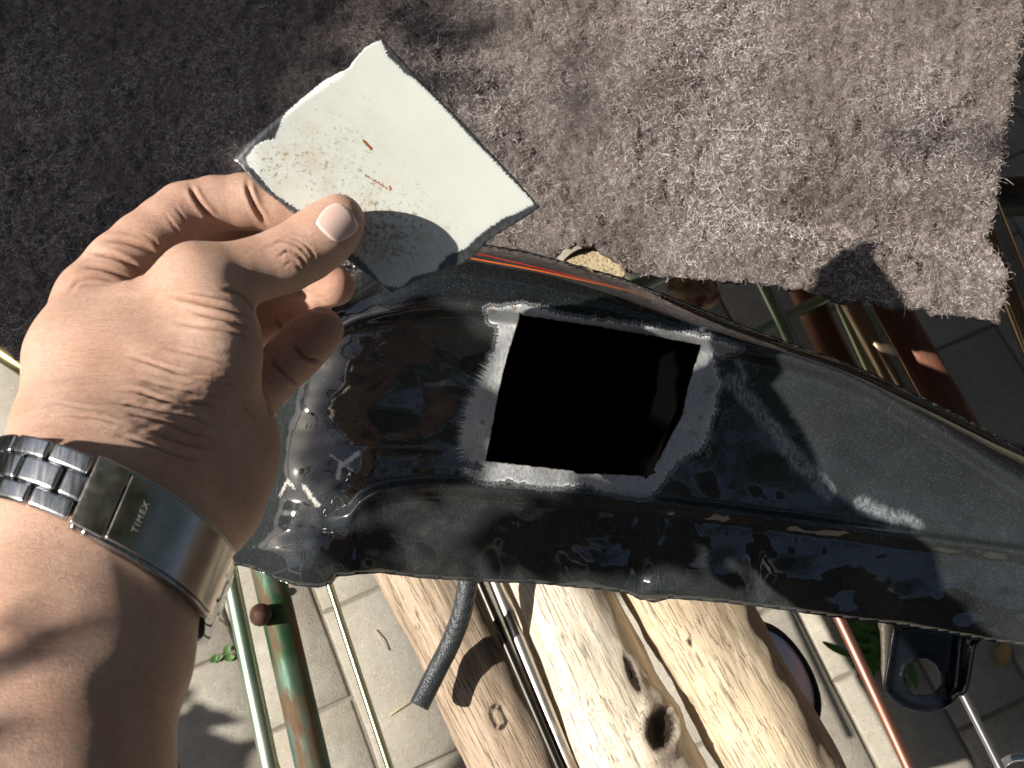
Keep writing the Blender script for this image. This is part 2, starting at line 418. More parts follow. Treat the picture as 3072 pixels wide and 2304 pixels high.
lump('stone', 'tan stone stained dark red beneath the blanket edge', 'stone', PZ(694, 290, .53), .018, .013, .012, -.5, m_stone, 5)
rod('steel_tube', 'short pale green tube gleaming between log end and stone', (600, 305), (668, 272), .42, .42, .0085, m_green, 'tube', .1)

# ------------------------------------------------------------------ fuel tank
TD = .622
topc = interp_curve([(255, 470), (262, 420), (272, 370), (300, 320), (345, 275), (400, 250), (450, 243), (500, 248), (560, 260), (620, 279), (700, 311), (760, 333), (830, 358), (900, 388), (960, 415), (1024, 447), (1100, 485), (1180, 520)])
ridU = interp_curve([(258, 475), (275, 420), (300, 365), (345, 322), (400, 309), (450, 305), (500, 308), (560, 316), (660, 328), (740, 346), (800, 361), (860, 383), (930, 424), (1024, 484), (1100, 530), (1180, 560)])
ridL = interp_curve([(255, 500), (300, 520), (345, 517), (360, 502), (385, 491), (440, 486), (500, 491), (640, 502), (800, 522), (900, 536), (1024, 553), (1180, 575)])
outline = [(222, 552), (232, 542), (250, 524), (262, 500), (264, 470), (268, 430), (280, 385), (300, 340), (322, 300), (345, 272), (370, 255), (400, 246), (450, 241), (485, 244), (527, 251), (557, 259), (624, 278), (668, 295), (735, 322), (800, 346), (830, 356), (870, 372), (918, 395), (970, 421), (1024, 450), (1100, 488), (1185, 525),
           (1185, 668), (1100, 655), (1024, 646), (993, 642), (917, 628), (831, 617), (760, 607), (700, 601), (668, 599), (655, 603), (640, 600), (628, 594), (600, 590), (540, 584), (500, 583), (450, 580), (417, 578), (380, 573), (336, 577), (332, 584), (318, 588), (296, 586), (276, 580), (262, 573), (250, 568), (220, 563)]
hole = [(519.4, 313), (524, 316), (545, 318.5), (600, 327), (650, 335.5), (701, 345), (697, 358), (689, 383), (686, 396), (682, 415), (669, 440), (653, 470), (656, 473), (650, 475), (646, 479), (644, 476), (618, 474.5), (577, 473.5), (573, 471), (530, 466), (486, 461), (492, 428), (498, 394), (507, 357), (515, 331), (519, 320)]
steel = [(485, 310), (490, 306), (498, 308), (508, 305), (525, 304), (545, 309), (563, 315), (600, 320), (659, 327), (680, 331), (707.5, 337), (725, 342), (742, 349), (733, 354), (725, 356), (713, 355), (717, 374), (722, 385), (718, 392), (715, 410), (711, 424), (707, 437), (703, 447), (697, 453), (688, 455), (677, 462), (668, 475), (659, 488), (652, 496), (644, 499), (617, 495), (600, 491), (585, 484), (557, 488), (535, 487), (508, 480), (490, 484), (476, 480), (466, 475), (461, 469), (470, 468), (480, 470), (484, 466), (475, 462), (462, 458), (459, 445), (461, 428), (464, 412), (470, 397), (481, 374), (489, 358), (496, 343), (498, 327), (488, 321)]

def tank_height(X, Y):
    yT, yU, yL = topc(X), ridU(X), ridL(X)
    s = np.clip((Y-yT)/np.maximum(yU-yT, 4), 0, 1)
    h1 = -46 + 58*np.sqrt(np.clip(1-(1-s)**2.2, 0, 1))
    wU = np.clip((X-255)/170, 0, 1); wU = wU*wU*(3-2*wU)*.9+.1; sm = np.clip((X-290)/260, 0, 1); sm = sm*sm*(3-2*sm)
    q = np.clip((Y-yU)/16, 0, 1); q = q*q*(3-2*q)
    hU = 12 - 9*q*wU
    mid = np.clip((Y-yU)/np.maximum(yL-yU, 6), 0, 1)
    hU = hU + 4*np.sin(mid*math.pi)*sm
    r = np.clip((Y-(yL-10))/10, 0, 1); r = r*r*(3-2*r)
    wL = np.clip((X-322)/60, 0, 1); wL = wL*wL*(3-2*wL)
    hU = hU + 9*r*wL
    b = np.clip((Y-yL)/95, 0, 1.4)
    h3 = -15*b**1.7 - 5*np.clip((Y-yL)/12, 0, 1)*wL
    h = np.where(Y < yU, h1, hU + np.where(Y > yL, h3, 0))
    return h
def tank_depth(X, Y):
    h = tank_height(X, Y)
    d, _ = seg_dist(X, Y, outline)
    # left end rolls away, rounded rim everywhere
    lx = np.interp(Y, [240, 262, 300, 340, 385, 430, 500, 524, 550, 600], [380, 350, 322, 300, 280, 268, 262, 250, 225, 225]); left = np.clip((X-lx)/120, 0, 1); h = h - 30*(1-np.sqrt(np.clip(1-(1-left)**2, 0, 1)))
    rim = np.clip(d/5, 0, 1); h = h - 5*(1-np.sqrt(np.clip(1-(1-rim)**2, 0, 1)))
    # dents and creases in the lower flank and side panel
    for cx, cy, sx, sy, a in ((596, 566, 26, 20, 4.0), (560, 575, 10, 12, -1.8), (640, 575, 9, 14, -2.5), (652, 592, 22, 8, 2.2), (715, 572, 22, 16, 3.0), (755, 575, 10, 26, -3.0), (790, 578, 24, 16, 3.2),
                              (850, 590, 20, 14, -2), (905, 600, 26, 16, 2.6), (960, 612, 18, 12, -1.5), (440, 545, 26, 16, 2.0), (480, 570, 12, 16, -2), (380, 560, 20, 10, 1.5), (310, 568, 24, 12, 1.4), (298, 545, 18, 10, -1.0),
                              (760, 450, 30, 26, -1.6), (720, 455, 14, 40, 1.2), (860, 430, 40, 24, 1.6), (820, 400, 40, 12, -1.5), (420, 415, 40, 22, -1.4), (400, 445, 46, 10, 1.4), (310, 410, 26, 26, .5), (330, 470, 26, 26, -.6)):
        h = h + 1.5*a*np.exp(-((X-cx)/sx)**2-((Y-cy)/sy)**2)
    h = h + .45*np.sin((Y-.12*X)/6.5)*np.exp(-((X-415)/60)**2-((Y-440)/34)**2) + .5*np.sin((X-.5*Y)/9)*np.exp(-((X-600)/26)**2-((Y-568)/20)**2)
    return h
def build_tank():
    out = densify(outline, 5, .25)
    hl = densify(hole, 3.5, .25)
    v, f = cdt_fill(out, [hl], 2.5)
    X, Y = v[:, 0], v[:, 1]
    h = tank_depth(X, Y)
    nz = np.array([fbm(x*.018, y*.03, 5, 2)*.8 + fbm(x*.045, y*.06, 9, 2)*.5*min(1, max(0, (y-480)/60+.35)) for x, y in v])
    h = h + nz
    pos = pcn(X, Y, TD - h/1000)
    n0 = len(pos); pos_l = [pos]; faces = [tuple(t) for t in f]
    # closed body: walls run back from the outline and curve in, then a back plate
    n_out = len(out)
    key = {(round(float(a), 3), round(float(b), 3)): i for i, (a, b) in enumerate(v)}
    ring = [key[(round(float(np.float32(a)), 3), round(float(np.float32(b)), 3))] if (round(float(np.float32(a)), 3), round(float(np.float32(b)), 3)) in key else int(np.argmin((X-a)**2+(Y-b)**2)) for a, b in out]
    cx, cy = 650, 440; prev = ring; cnt = n0
    for k, (back, shr) in enumerate(((.006, .0), (.03, .0), (.075, .03), (.10, .09))):
        base = pos[ring]; c = pc(cx, cy, TD)
        q = base.copy(); q[:, 0] += (c[0]-q[:, 0])*shr; q[:, 1] += (c[1]-q[:, 1])*shr
        q[:, 2] = base[:, 2]*0 + np.minimum(base[:, 2], -(TD+.0)) - back
        q[:, 2] = base[:, 2] - back
        pos_l.append(q); cur = list(range(cnt, cnt+n_out)); cnt += n_out
        for i in range(n_out):
            j = (i+1) % n_out; faces.append((prev[i], cur[i], cur[j], prev[j]))
        prev = cur
    faces.append(tuple(prev))
    allp = np.concatenate(pos_l)
    W = cwn(allp)
    root = empty('fuel_tank', P(640, 420, TD+.17), 'black glossy motorcycle fuel tank with a square hole cut in its side', 'fuel tank')
    o = mesh_from('tank_shell', W, faces, None, root)
    ex = np.full(len(allp)-n0, 0.)
    ds, as_ = sdist(X, Y, steel); dh, ah = seg_dist(X, Y, hl)
    A1 = np.full(len(allp), -50.); A1[:n0] = ds; A2 = np.zeros(len(allp)); A2[:n0] = as_; A3 = np.full(len(allp), 99.); A3[:n0] = dh
    A4 = np.zeros(len(allp)); A4[:n0] = ah
    attr(o, 'd_steel', A1); attr(o, 's_steel', A2); attr(o, 'd_hole', A3); attr(o, 's_hole', A4)
    # scuffs rubbed through the gloss: distance to each rubbed track
    sc_ = np.full(n0, 99.)
    for pl, wd in (([(733, 380), (741, 392), (753, 404), (772, 427), (797, 460), (815, 478), (828, 492)], 8), ([(728, 384), (742, 378)], 6), ([(862, 503), (880, 512), (893, 520)], 7), ([(902, 517), (916, 524)], 6), ([(739, 362), (744, 376)], 4),
                   ([(683, 318), (694, 322), (703, 326)], 4)):
        d, _ = seg_dist(X, Y, pl, False); sc_ = np.minimum(sc_, d-wd)
    A5 = np.full(len(allp), 99.); A5[:n0] = sc_; attr(o, 'd_scuff', A5)
    sc2 = np.full(n0, 99.)
    for pl, wd in (([(338, 478), (340, 466), (352, 458), (358, 453)], 2.2), ([(280, 496), (288, 480), (294, 488)], 1.3), ([(304, 486), (311, 497), (318, 505)], 2), ([(269, 470), (262, 500)], 2), ([(330, 455), (352, 470)], 1.)):
        d, _ = seg_dist(X, Y, pl, False); sc2 = np.minimum(sc2, d-wd)
    A6 = np.full(len(allp), 99.); A6[:n0] = sc2; attr(o, 'd_scratch', A6)
    def sgn(pts):
        c_ = catmull(pts, 5); q, _ = seg_dist(X, Y, c_, False); cx_ = [p[0] for p in c_]; cy_ = [p[1] for p in c_]
        return np.where(Y > np.interp(X, cx_, cy_), q, -q)
    red = sgn([(380, 247), (430, 245), (475, 253), (505, 260), (560, 273), (626, 289), (680, 305), (740, 328), (800, 351), (900, 395)])
    org = sgn([(380, 252), (430, 250), (475, 259), (530, 269), (581, 280), (625, 290), (662, 301), (700, 314), (750, 333), (820, 362), (930, 412), (1024, 458)])
    A7 = np.full(len(allp), 99.); A7[:n0] = red; attr(o, 'd_red', A7)
    A8 = np.full(len(allp), 99.); A8[:n0] = org; attr(o, 'd_orange', A8)
    fd = np.zeros(len(allp)); fd[:n0] = np.clip((720-X)/170, 0, 1); attr(o, 'stripe_fade', fd); cb = np.zeros(len(allp)); cb[:n0] = np.clip((514-X)/8, 0, 1)*np.clip((Y-345)/20, 0, 1)*np.clip((462-Y)/8, 0, 1); attr(o, 'comb', cb)
    band = np.zeros(len(allp)); band[:n0] = np.clip((ridU(X)-Y)/6, 0, 1); attr(o, 'upper', band)
    # shader
    b = NB('black_tank_enamel'); ob = b.obj()
    st = b.attr('d_steel'); sa = b.attr('s_steel')
    jag = b.noise(b.math('MULTIPLY', sa, .45), 1, 6, .85, dim='1D'); jag2 = b.noise(b.math('MULTIPLY', sa, .12), 1, 3, .6, dim='1D')
    n3 = b.noise(ob, 900, 3, .7)
    e = b.math('ADD', st, b.math('MULTIPLY', b.math('SUBTRACT', jag, .5), b.math('ADD', b.math('MULTIPLY', b.attr('comb'), 26), 13))); e = b.math('ADD', e, b.math('MULTIPLY', b.math('SUBTRACT', jag2, .5), 7)); e = b.math('ADD', e, b.math('MULTIPLY', b.math('SUBTRACT', n3, .5), 2.5))
    fs = b.rng(e, .2, 1.6)
    primer = b.math('SUBTRACT', b.rng(e, -3.2, -2.4), b.rng(e, -1.6, -.8))     # feathered primer line outside the steel
    primer = b.math('MULTIPLY', primer, .55)
    halo = b.rng(e, -7, -2)
    sp = b.vor(ob, 2100, out='Color'); spk = b.ramp(b.n('SeparateColor', {0: sp}).outputs[0], [(.90, 0), (1.0, 1)])
    dust = b.noise(ob, 14, 5, .65); dust2 = b.noise(ob, 1100, 3, .8)
    dm = b.math('MULTIPLY', b.rng(dust, .25, .75, .45, 1.0), b.rng(dust2, .3, .75, .6, 1.0))
    paint = (.0045, .0048, .006)
    dm = b.math('MULTIPLY', dm, b.mixf(b.attr('upper'), 1., .35))
    c = b.mix(b.math('MULTIPLY', dm, .078), paint, (.47, .55, .56))
    c = b.mix(b.math('MULTIPLY', spk, .06), c, (.7, .72, .75))
    # pin stripes
    up = b.rng(n3, .2, .8, .75, 1.1)
    c = b.mix(b.math('MULTIPLY', b.rng(b.math('ABSOLUTE', b.attr('d_red')), .4, .85, 1, 0), b.math('MULTIPLY', up, b.math('POWER', b.attr('stripe_fade'), 1.6))), c, (.60, .015, .008))
    c = b.mix(b.math('MULTIPLY', b.rng(b.math('ABSOLUTE', b.attr('d_orange')), .5, 1.05, 1, 0), b.math('MULTIPLY', up, b.attr('stripe_fade'))), c, (.85, .17, .01))
    scf = b.math('ADD', b.attr('d_scuff'), b.math('MULTIPLY', b.math('SUBTRACT', b.noise(b.obj((1, .35, 1), (0, 0, -.9)), 300, 6, .8), .5), 16))
    sf = b.math('MULTIPLY', b.rng(scf, -3, 2.5, 1, 0), b.rng(b.noise(b.obj((1, .25, 1), (0, 0, -.9)), 500, 5, .75), .32, .68, .0, .8))
    c = b.mix(b.math('MULTIPLY', sf, .9), c, (.34, .39, .42))
    scr = b.math('ADD', b.attr('d_scratch'), b.math('MULTIPLY', b.math('SUBTRACT', b.noise(ob, 700, 4, .8), .5), 9))
    sr = b.rng(scr, -.8, .8, 1, 0); c = b.mix(b.math('MULTIPLY', sr, .8), c, (.62, .6, .56))
    # hairline scratches
    hs = b.vor(b.obj((1, .12, .3), (.3, .2, .5)), 120, 'DISTANCE_TO_EDGE'); hm = b.noise(ob, 30, 2); hf = b.math('MULTIPLY', b.ramp(hs, [(.0, 1), (.006, 0)]), b.ramp(hm, [(.56, 0), (.66, .5)]))
    c = b.mix(b.math('MULTIPLY', hf, .5), c, (.5, .5, .5))
    c = b.mix(primer, c, (.32, .34, .36))
    # bare steel
    br = b.noise(b.obj((1, .15, 1), (0, 0, .25)), 900, 4, .7)
    sc3 = b.mix(b.rng(br, .3, .7), (.33, .345, .36), (.56, .58, .60))
    rim = b.rng(e, 1.2, 4.5, 1, 0); sc3 = b.mix(b.math('MULTIPLY', rim, b.rng(jag, .35, .6)), sc3, (.62, .65, .68))
    sc3 = b.mix(b.ramp(b.noise(ob, 120, 4), [(.62, 0), (.7, .7)]), sc3, (.28, .17, .10))
    c = b.mix(fs, c, sc3)
    edge = b.rng(b.attr('d_hole'), .3, 1.3, 1, 0); c = b.mix(b.math('MULTIPLY', edge, b.rng(b.noise(b.math('MULTIPLY', b.attr('s_hole'), .08), 1, 3, dim='1D'), .4, .6, .2, .9)), c, (.13, .07, .035))
    rg = b.mixf(fs, b.mixf(sf, b.rng(dust, .3, .7, .03, .09), .55), b.rng(br, .3, .7, .42, .6))
    mt = b.math('MULTIPLY', fs, .75)
    bh = b.math('ADD', b.math('MULTIPLY', b.noise(ob, 45, 3), .4), b.math('MULTIPLY', fs, b.math('MULTIPLY', br, -.15)))
    nr = b.bump(bh, .12, .0012); nr = b.bump(b.math('ADD', b.math('MULTIPLY', fs, -.5), b.math('MULTIPLY', n3, b.mixf(fs, .01, .25))), .5, .0006, nr)
    m = b.P(Base_Color=c, Roughness=rg, Metallic=mt, Normal=nr, IOR=1.75)
    o.data.materials.append(m)
    # inner lining seen through the cut: the same sheet, offset inwards, matt black
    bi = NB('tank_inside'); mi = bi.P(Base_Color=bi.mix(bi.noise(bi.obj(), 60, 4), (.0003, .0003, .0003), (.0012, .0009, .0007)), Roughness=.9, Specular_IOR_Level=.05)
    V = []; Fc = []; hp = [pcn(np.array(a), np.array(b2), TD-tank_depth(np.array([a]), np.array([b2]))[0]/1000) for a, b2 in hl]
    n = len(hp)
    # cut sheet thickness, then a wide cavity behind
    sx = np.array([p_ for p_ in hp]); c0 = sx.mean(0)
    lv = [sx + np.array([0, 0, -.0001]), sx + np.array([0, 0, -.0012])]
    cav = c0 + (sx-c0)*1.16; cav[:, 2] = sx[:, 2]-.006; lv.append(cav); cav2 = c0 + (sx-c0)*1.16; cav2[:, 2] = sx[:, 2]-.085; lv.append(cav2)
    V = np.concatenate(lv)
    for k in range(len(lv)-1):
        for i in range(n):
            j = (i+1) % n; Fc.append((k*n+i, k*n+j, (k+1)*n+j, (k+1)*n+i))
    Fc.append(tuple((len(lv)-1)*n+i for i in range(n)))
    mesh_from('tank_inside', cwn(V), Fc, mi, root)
    return root, m
tank_root, m_tank = build_tank()

def tank_part(name, poly_px, d0, thick, mat, holes=(), step=3, hf=None, parent=None, label=None):
    """a pressed sheet part: picture outline at its own distance, with thickness and rolled edges"""
    out = densify(poly_px, step); hs = [densify(h, step*.7) for h in holes]
    v, f = cdt_fill(out, hs, step); X, Y = v[:, 0], v[:, 1]
    h = hf(X, Y) if hf else np.zeros(len(X))
    W = cwn(pcn(X, Y, d0-h/1000)); o = mesh_from(name, W, [tuple(t) for t in f], mat, parent)
    so_ = o.modifiers.new('thickness', 'SOLIDIFY'); so_.thickness = thick; so_.offset = -1
    if label: o['label'] = label
    return o
def circ(cx, cy, r, n=40, ry=None): return [(cx+r*math.cos(2*math.pi*i/n), cy+(ry or r)*math.sin(2*math.pi*i/n)) for i in range(n)]
bb = NB('black_bracket_enamel'); m_brk = bb.P(Base_Color=(.006, .007, .011), Roughness=bb.rng(bb.noise(bb.obj(), 40, 3), .3, .7, .12, .3), Normal=bb.bump(bb.noise(bb.obj(), 120, 3), .2, .0006))
BR = [(896, 624), (915, 622), (985, 634), (974, 646), (970, 668), (966, 690), (961, 694), (957, 694), (951, 704), (943, 708), (930, 711), (917, 710), (904, 706), (893, 698), (887, 691), (886, 684), (890, 660), (893, 640)]
def brk_h(X, Y):
    d, _ = seg_dist(X, Y, BR); hd = np.hypot(X-923, (Y-678)); r = 4*np.clip(1-d/7, 0, 1)**1.5
    ring = 1.6*np.exp(-((hd-20)/2.2)**2)
    fold = 7*np.exp(-((X-958+(Y-650)*.12)/5.)**2)
    return r + ring - fold*.5 + 2*np.clip((X-958)/10, 0, 1)
tank_part('mounting_bracket', BR, .69, .002, m_brk, [circ(923, 678, 17.5, 44, 19)], 3, brk_h, tank_root)
bt = NB('bare_brown_bracket'); m_bt = bt.P(Base_Color=(.10, .085, .07), Roughness=.5, Metallic=.3, Normal=bt.bump(bt.noise(bt.obj(), 300, 3), .4, .001))
tank_part('mounting_tab', [(876, 618), (912, 622), (908, 632), (899, 640), (894, 655), (892, 672), (889, 688), (883, 686), (881, 670), (881, 650), (880, 632)], .695, .003, m_bt, (), 4, lambda X, Y: 3*np.cos((X-886)/5), tank_root)

# rubber hose from the tank's underside
rb = NB('braided_rubber'); v = rb.obj()
wv = rb.n('TexWave', {'Vector': rb.obj((1, 1, 1)), 'Scale': 110, 'Distortion': .6, 'Detail': 1}, bands_direction='Z').outputs['Fac']
wv2 = rb.vor(rb.obj((1, 1, .8)), 900)
m_rub = rb.P(Base_Color=rb.mix(rb.noise(v, 80, 3), (.028, .034, .040), (.042, .05, .058)), Roughness=.42, Normal=rb.bump(rb.math('ADD', wv, wv2), .5, .0007))
hp = catmull([tuple(P(485, 540, .765)), tuple(P(474, 565, .77)), tuple(P(468, 583, .773)), tuple(P(462, 612, .772)), tuple(P(451, 642, .775)), tuple(P(437, 670, .772)), tuple(P(427, 690, .768)), tuple(P(419, 706, .764))], 8)
hose = mesh_from('rubber_hose', *tube_arrays([Vector(q) for q in hp], [.0072]*(len(hp)-1)+[.0070], 28, True), m_rub)
tag(hose, 'black ribbed rubber hose hanging from the tank over the grey log', 'hose')

# ------------------------------------------------------------------ wool blanket
BZ = .625
blk = [(-300, -420), (1030, -420), (1026, -140), (1022, -40), (1021, 30), (1014, 95), (1006, 170), (1004, 235), (1003, 290), (1001, 320), (960, 314), (905, 306), (840, 299), (770, 287), (700, 277), (660, 270), (628, 266), (612, 256), (596, 247), (574, 246), (556, 254), (545, 285), (520, 310), (430, 330), (330, 360), (240, 392), (120, 398), (60, 384), (30, 366), (0, 345), (-60, 318), (-150, 290)]
def blanket():
    out = densify(blk, 4, .7)
    v, f = cdt_fill(out, [], 5.5); X, Y = v[:, 0], v[:, 1]
    W = np.array([tuple(PZ(x, y, BZ)) for x, y in v])
    dz = []
    for x, y in v:
        a = fbm(x*.0035, y*.006, 2, 2)*.014 + fbm(x*.012+y*.006, y*.016, 4, 3)*.0045
        a += .010*math.exp(-((y-262-(x-850)*.12)/26)**2)*max(0, min(1, (x-560)/100)) - .012*math.exp(-((y-215-(x-850)*.02)/22)**2)*max(0, min(1, (x-700)/120))
        a += .008*math.exp(-((x-640+(y-100)*.5)/60)**2) - .012*math.exp(-((x-480-(y-60)*.8)/40)**2)*.6
        dz.append(a)
    dz = np.array(dz); do_, _ = sdist(X, Y, outline); dz -= .045*np.clip((do_+14)/40, 0, 1)
    nrm = np.array([fbm(x*.11, y*.11, 8, 3) for x, y in v])
    W[:, 2] += dz + nrm*.0042
    b = NB('grey_brown_wool'); ob = b.obj()
    n1 = b.noise(ob, 110, 5, .75, 1.2); n2 = b.noise(ob, 420, 4, .8, 2); n3 = b.noise(ob, 9, 3)
    c = b.ramp(b.math('ADD', b.math('MULTIPLY', n1, .65), b.math('MULTIPLY', n2, .35)), [(.36, (.035, .026, .024)), (.5, (.24, .19, .18)), (.62, (.52, .46, .45))])
    c = b.mix(b.math('MULTIPLY', b.rng(n3, .4, .65), .5), c, (.11, .08, .07))
    m = b.P(Base_Color=c, Roughness=1, Specular_IOR_Level=.1, Sheen_Weight=.25, Sheen_Roughness=.6, Normal=b.bump(b.math('ADD', n1, n2), 1, .0045))
    o = mesh_from('wool_blanket', W, [tuple(t) for t in f], m)
    tag(o, 'coarse grey brown wool blanket spread behind the fuel tank', 'blanket')
    so_ = o.modifiers.new('thickness', 'SOLIDIFY'); so_.thickness = .005; so_.offset = -1
    # curled loose fibres
    org = np.array(o.location); tri = W[f]; ar = np.linalg.norm(np.cross(tri[:, 1]-tri[:, 0], tri[:, 2]-tri[:, 0]), axis=1)
    cen = v[f].mean(1); vis = (cen[:, 0] > -20) & (cen[:, 1] > -20) & (cen[:, 1] < 400) ; ar = ar*vis; ar /= ar.sum()
    N = 130000; rs = np.random.RandomState(3); ti = rs.choice(len(f), N, p=ar); r1 = np.sqrt(rs.rand(N)); r2 = rs.rand(N)
    p = tri[ti, 0]*(1-r1)[:, None] + tri[ti, 1]*(r1*(1-r2))[:, None] + tri[ti, 2]*(r1*r2)[:, None]
    S = 6; ln = rs.gamma(3., .0008, N)+.0014; long = rs.rand(N) < .02; ln = np.where(long, ln*2.6, ln); step = ln/S
    ang = rs.rand(N)*2*math.pi; curl = rs.normal(0, 1, N)*.55 + rs.choice([-1, 1], N)*.35; lift = rs.rand(N)*.35+.05
    wdt = rs.uniform(.00007, .00015, N)
    pts = [p + np.array([0, 0, .0001])]; zz = np.zeros(N)
    dirs = []
    for k in range(S):
        d = np.stack([np.cos(ang), np.sin(ang), lift*np.cos(k/S*3.0)*1.1], -1); dirs.append(d)
        pts.append(pts[-1] + d*step[:, None]); ang = ang + curl + rs.normal(0, .2, N)
    dirs.append(dirs[-1]); V = np.empty((N, S+1, 2, 3))
    for k in range(S+1):
        d = dirs[k]; side = np.stack([-d[:, 1], d[:, 0], rs.normal(0, .5, N)], -1); side /= np.linalg.norm(side, axis=1)[:, None]
        t = wdt*(1-.5*abs(k/S-.4)); V[:, k, 0] = pts[k]-side*t[:, None]; V[:, k, 1] = pts[k]+side*t[:, None]
    base = (np.arange(N)*(S+1)*2)[:, None]; Fs = []
    for k in range(S): Fs.append(base+np.array([[k*2, k*2+1, k*2+3, k*2+2]]))
    Fq = np.concatenate(Fs, 0)
    hb = NB('wool_fibre'); tn = hb.attr('tone')
    cc = hb.ramp(tn, [(.0, (.05, .036, .032)), (.34, (.23, .18, .16)), (.66, (.56, .49, .46)), (1., (.88, .85, .86))])
    hm = hb.P(Base_Color=cc, Roughness=.6, Specular_IOR_Level=.3)
    hf = mesh_from('wool_fibres', V.reshape(-1, 3), Fq, hm, o, origin=None)
    hf['kind'] = 'stuff'
    tone = np.clip(rs.beta(1.6, 1.9, N)*np.array([.95+.5*fbm(a*11, b2*11, 1, 3) for a, b2 in p[:, :2]]), 0, 1); attr(hf, 'tone', np.repeat(tone, (S+1)*2))
blanket()

# ------------------------------------------------------------------ steel patch held in the hand
PD0, PAx, PAy = .4405, .115, .0
def patch_d(X, Y):
    d = PD0*1000 + PAx*(X-336) + PAy*(Y-220)
    d = d + 1.2*np.sin((X-232)/90) - 1.8*np.clip((262-X+(Y-158)*.0)/26, 0, 1)**2*-1
    q, _ = seg_dist(X, Y, [(232, 158), (262, 130), (300, 98), (338, 73)], False)
    d = d + 1.3*np.exp(-(q/2.6)**2)
    return d/1000
PO = [(232.5, 158.4), (247, 144), (263, 130), (285, 112), (325, 80), (338, 73), (350, 67), (351.5, 63), (366, 47), (375, 42), (382, 39), (392, 49), (411, 70), (431.6, 92), (455, 115), (477, 137.6), (487, 149), (496.7, 159), (519, 183), (540, 207), (529, 215), (516.6, 222.6), (503, 231), (489.5, 239), (476.8, 253), (466, 262.4), (449.7, 268), (420, 280), (392, 293), (375, 281), (355.6, 266), (330, 245), (301, 220), (281, 203), (259.7, 186.4), (246, 172)]
PP = [(246, 158), (254, 147), (260, 143), (267, 140), (274, 139.5), (279, 128), (282, 119), (286, 112), (300, 99), (325, 79), (338, 72), (350, 66), (351.5, 62), (366, 46), (375, 41), (381, 40), (385, 48), (388, 56), (396, 63), (404, 72), (414, 78), (426, 89), (440, 103), (453, 117), (462, 127), (471, 137), (490, 156), (508, 175), (525.6, 193), (535, 204), (527, 208), (518, 213), (506, 217), (496, 224), (489, 228), (478, 237), (468, 247), (458, 252), (448, 255), (444, 261), (440, 264), (437, 271), (425, 274), (413, 277), (406, 284), (399, 288), (391, 287), (381, 284), (372, 272), (360, 259), (340, 246), (318, 226), (300, 211), (288, 203), (276, 195), (268, 187), (261, 178), (254, 170), (247, 164)]
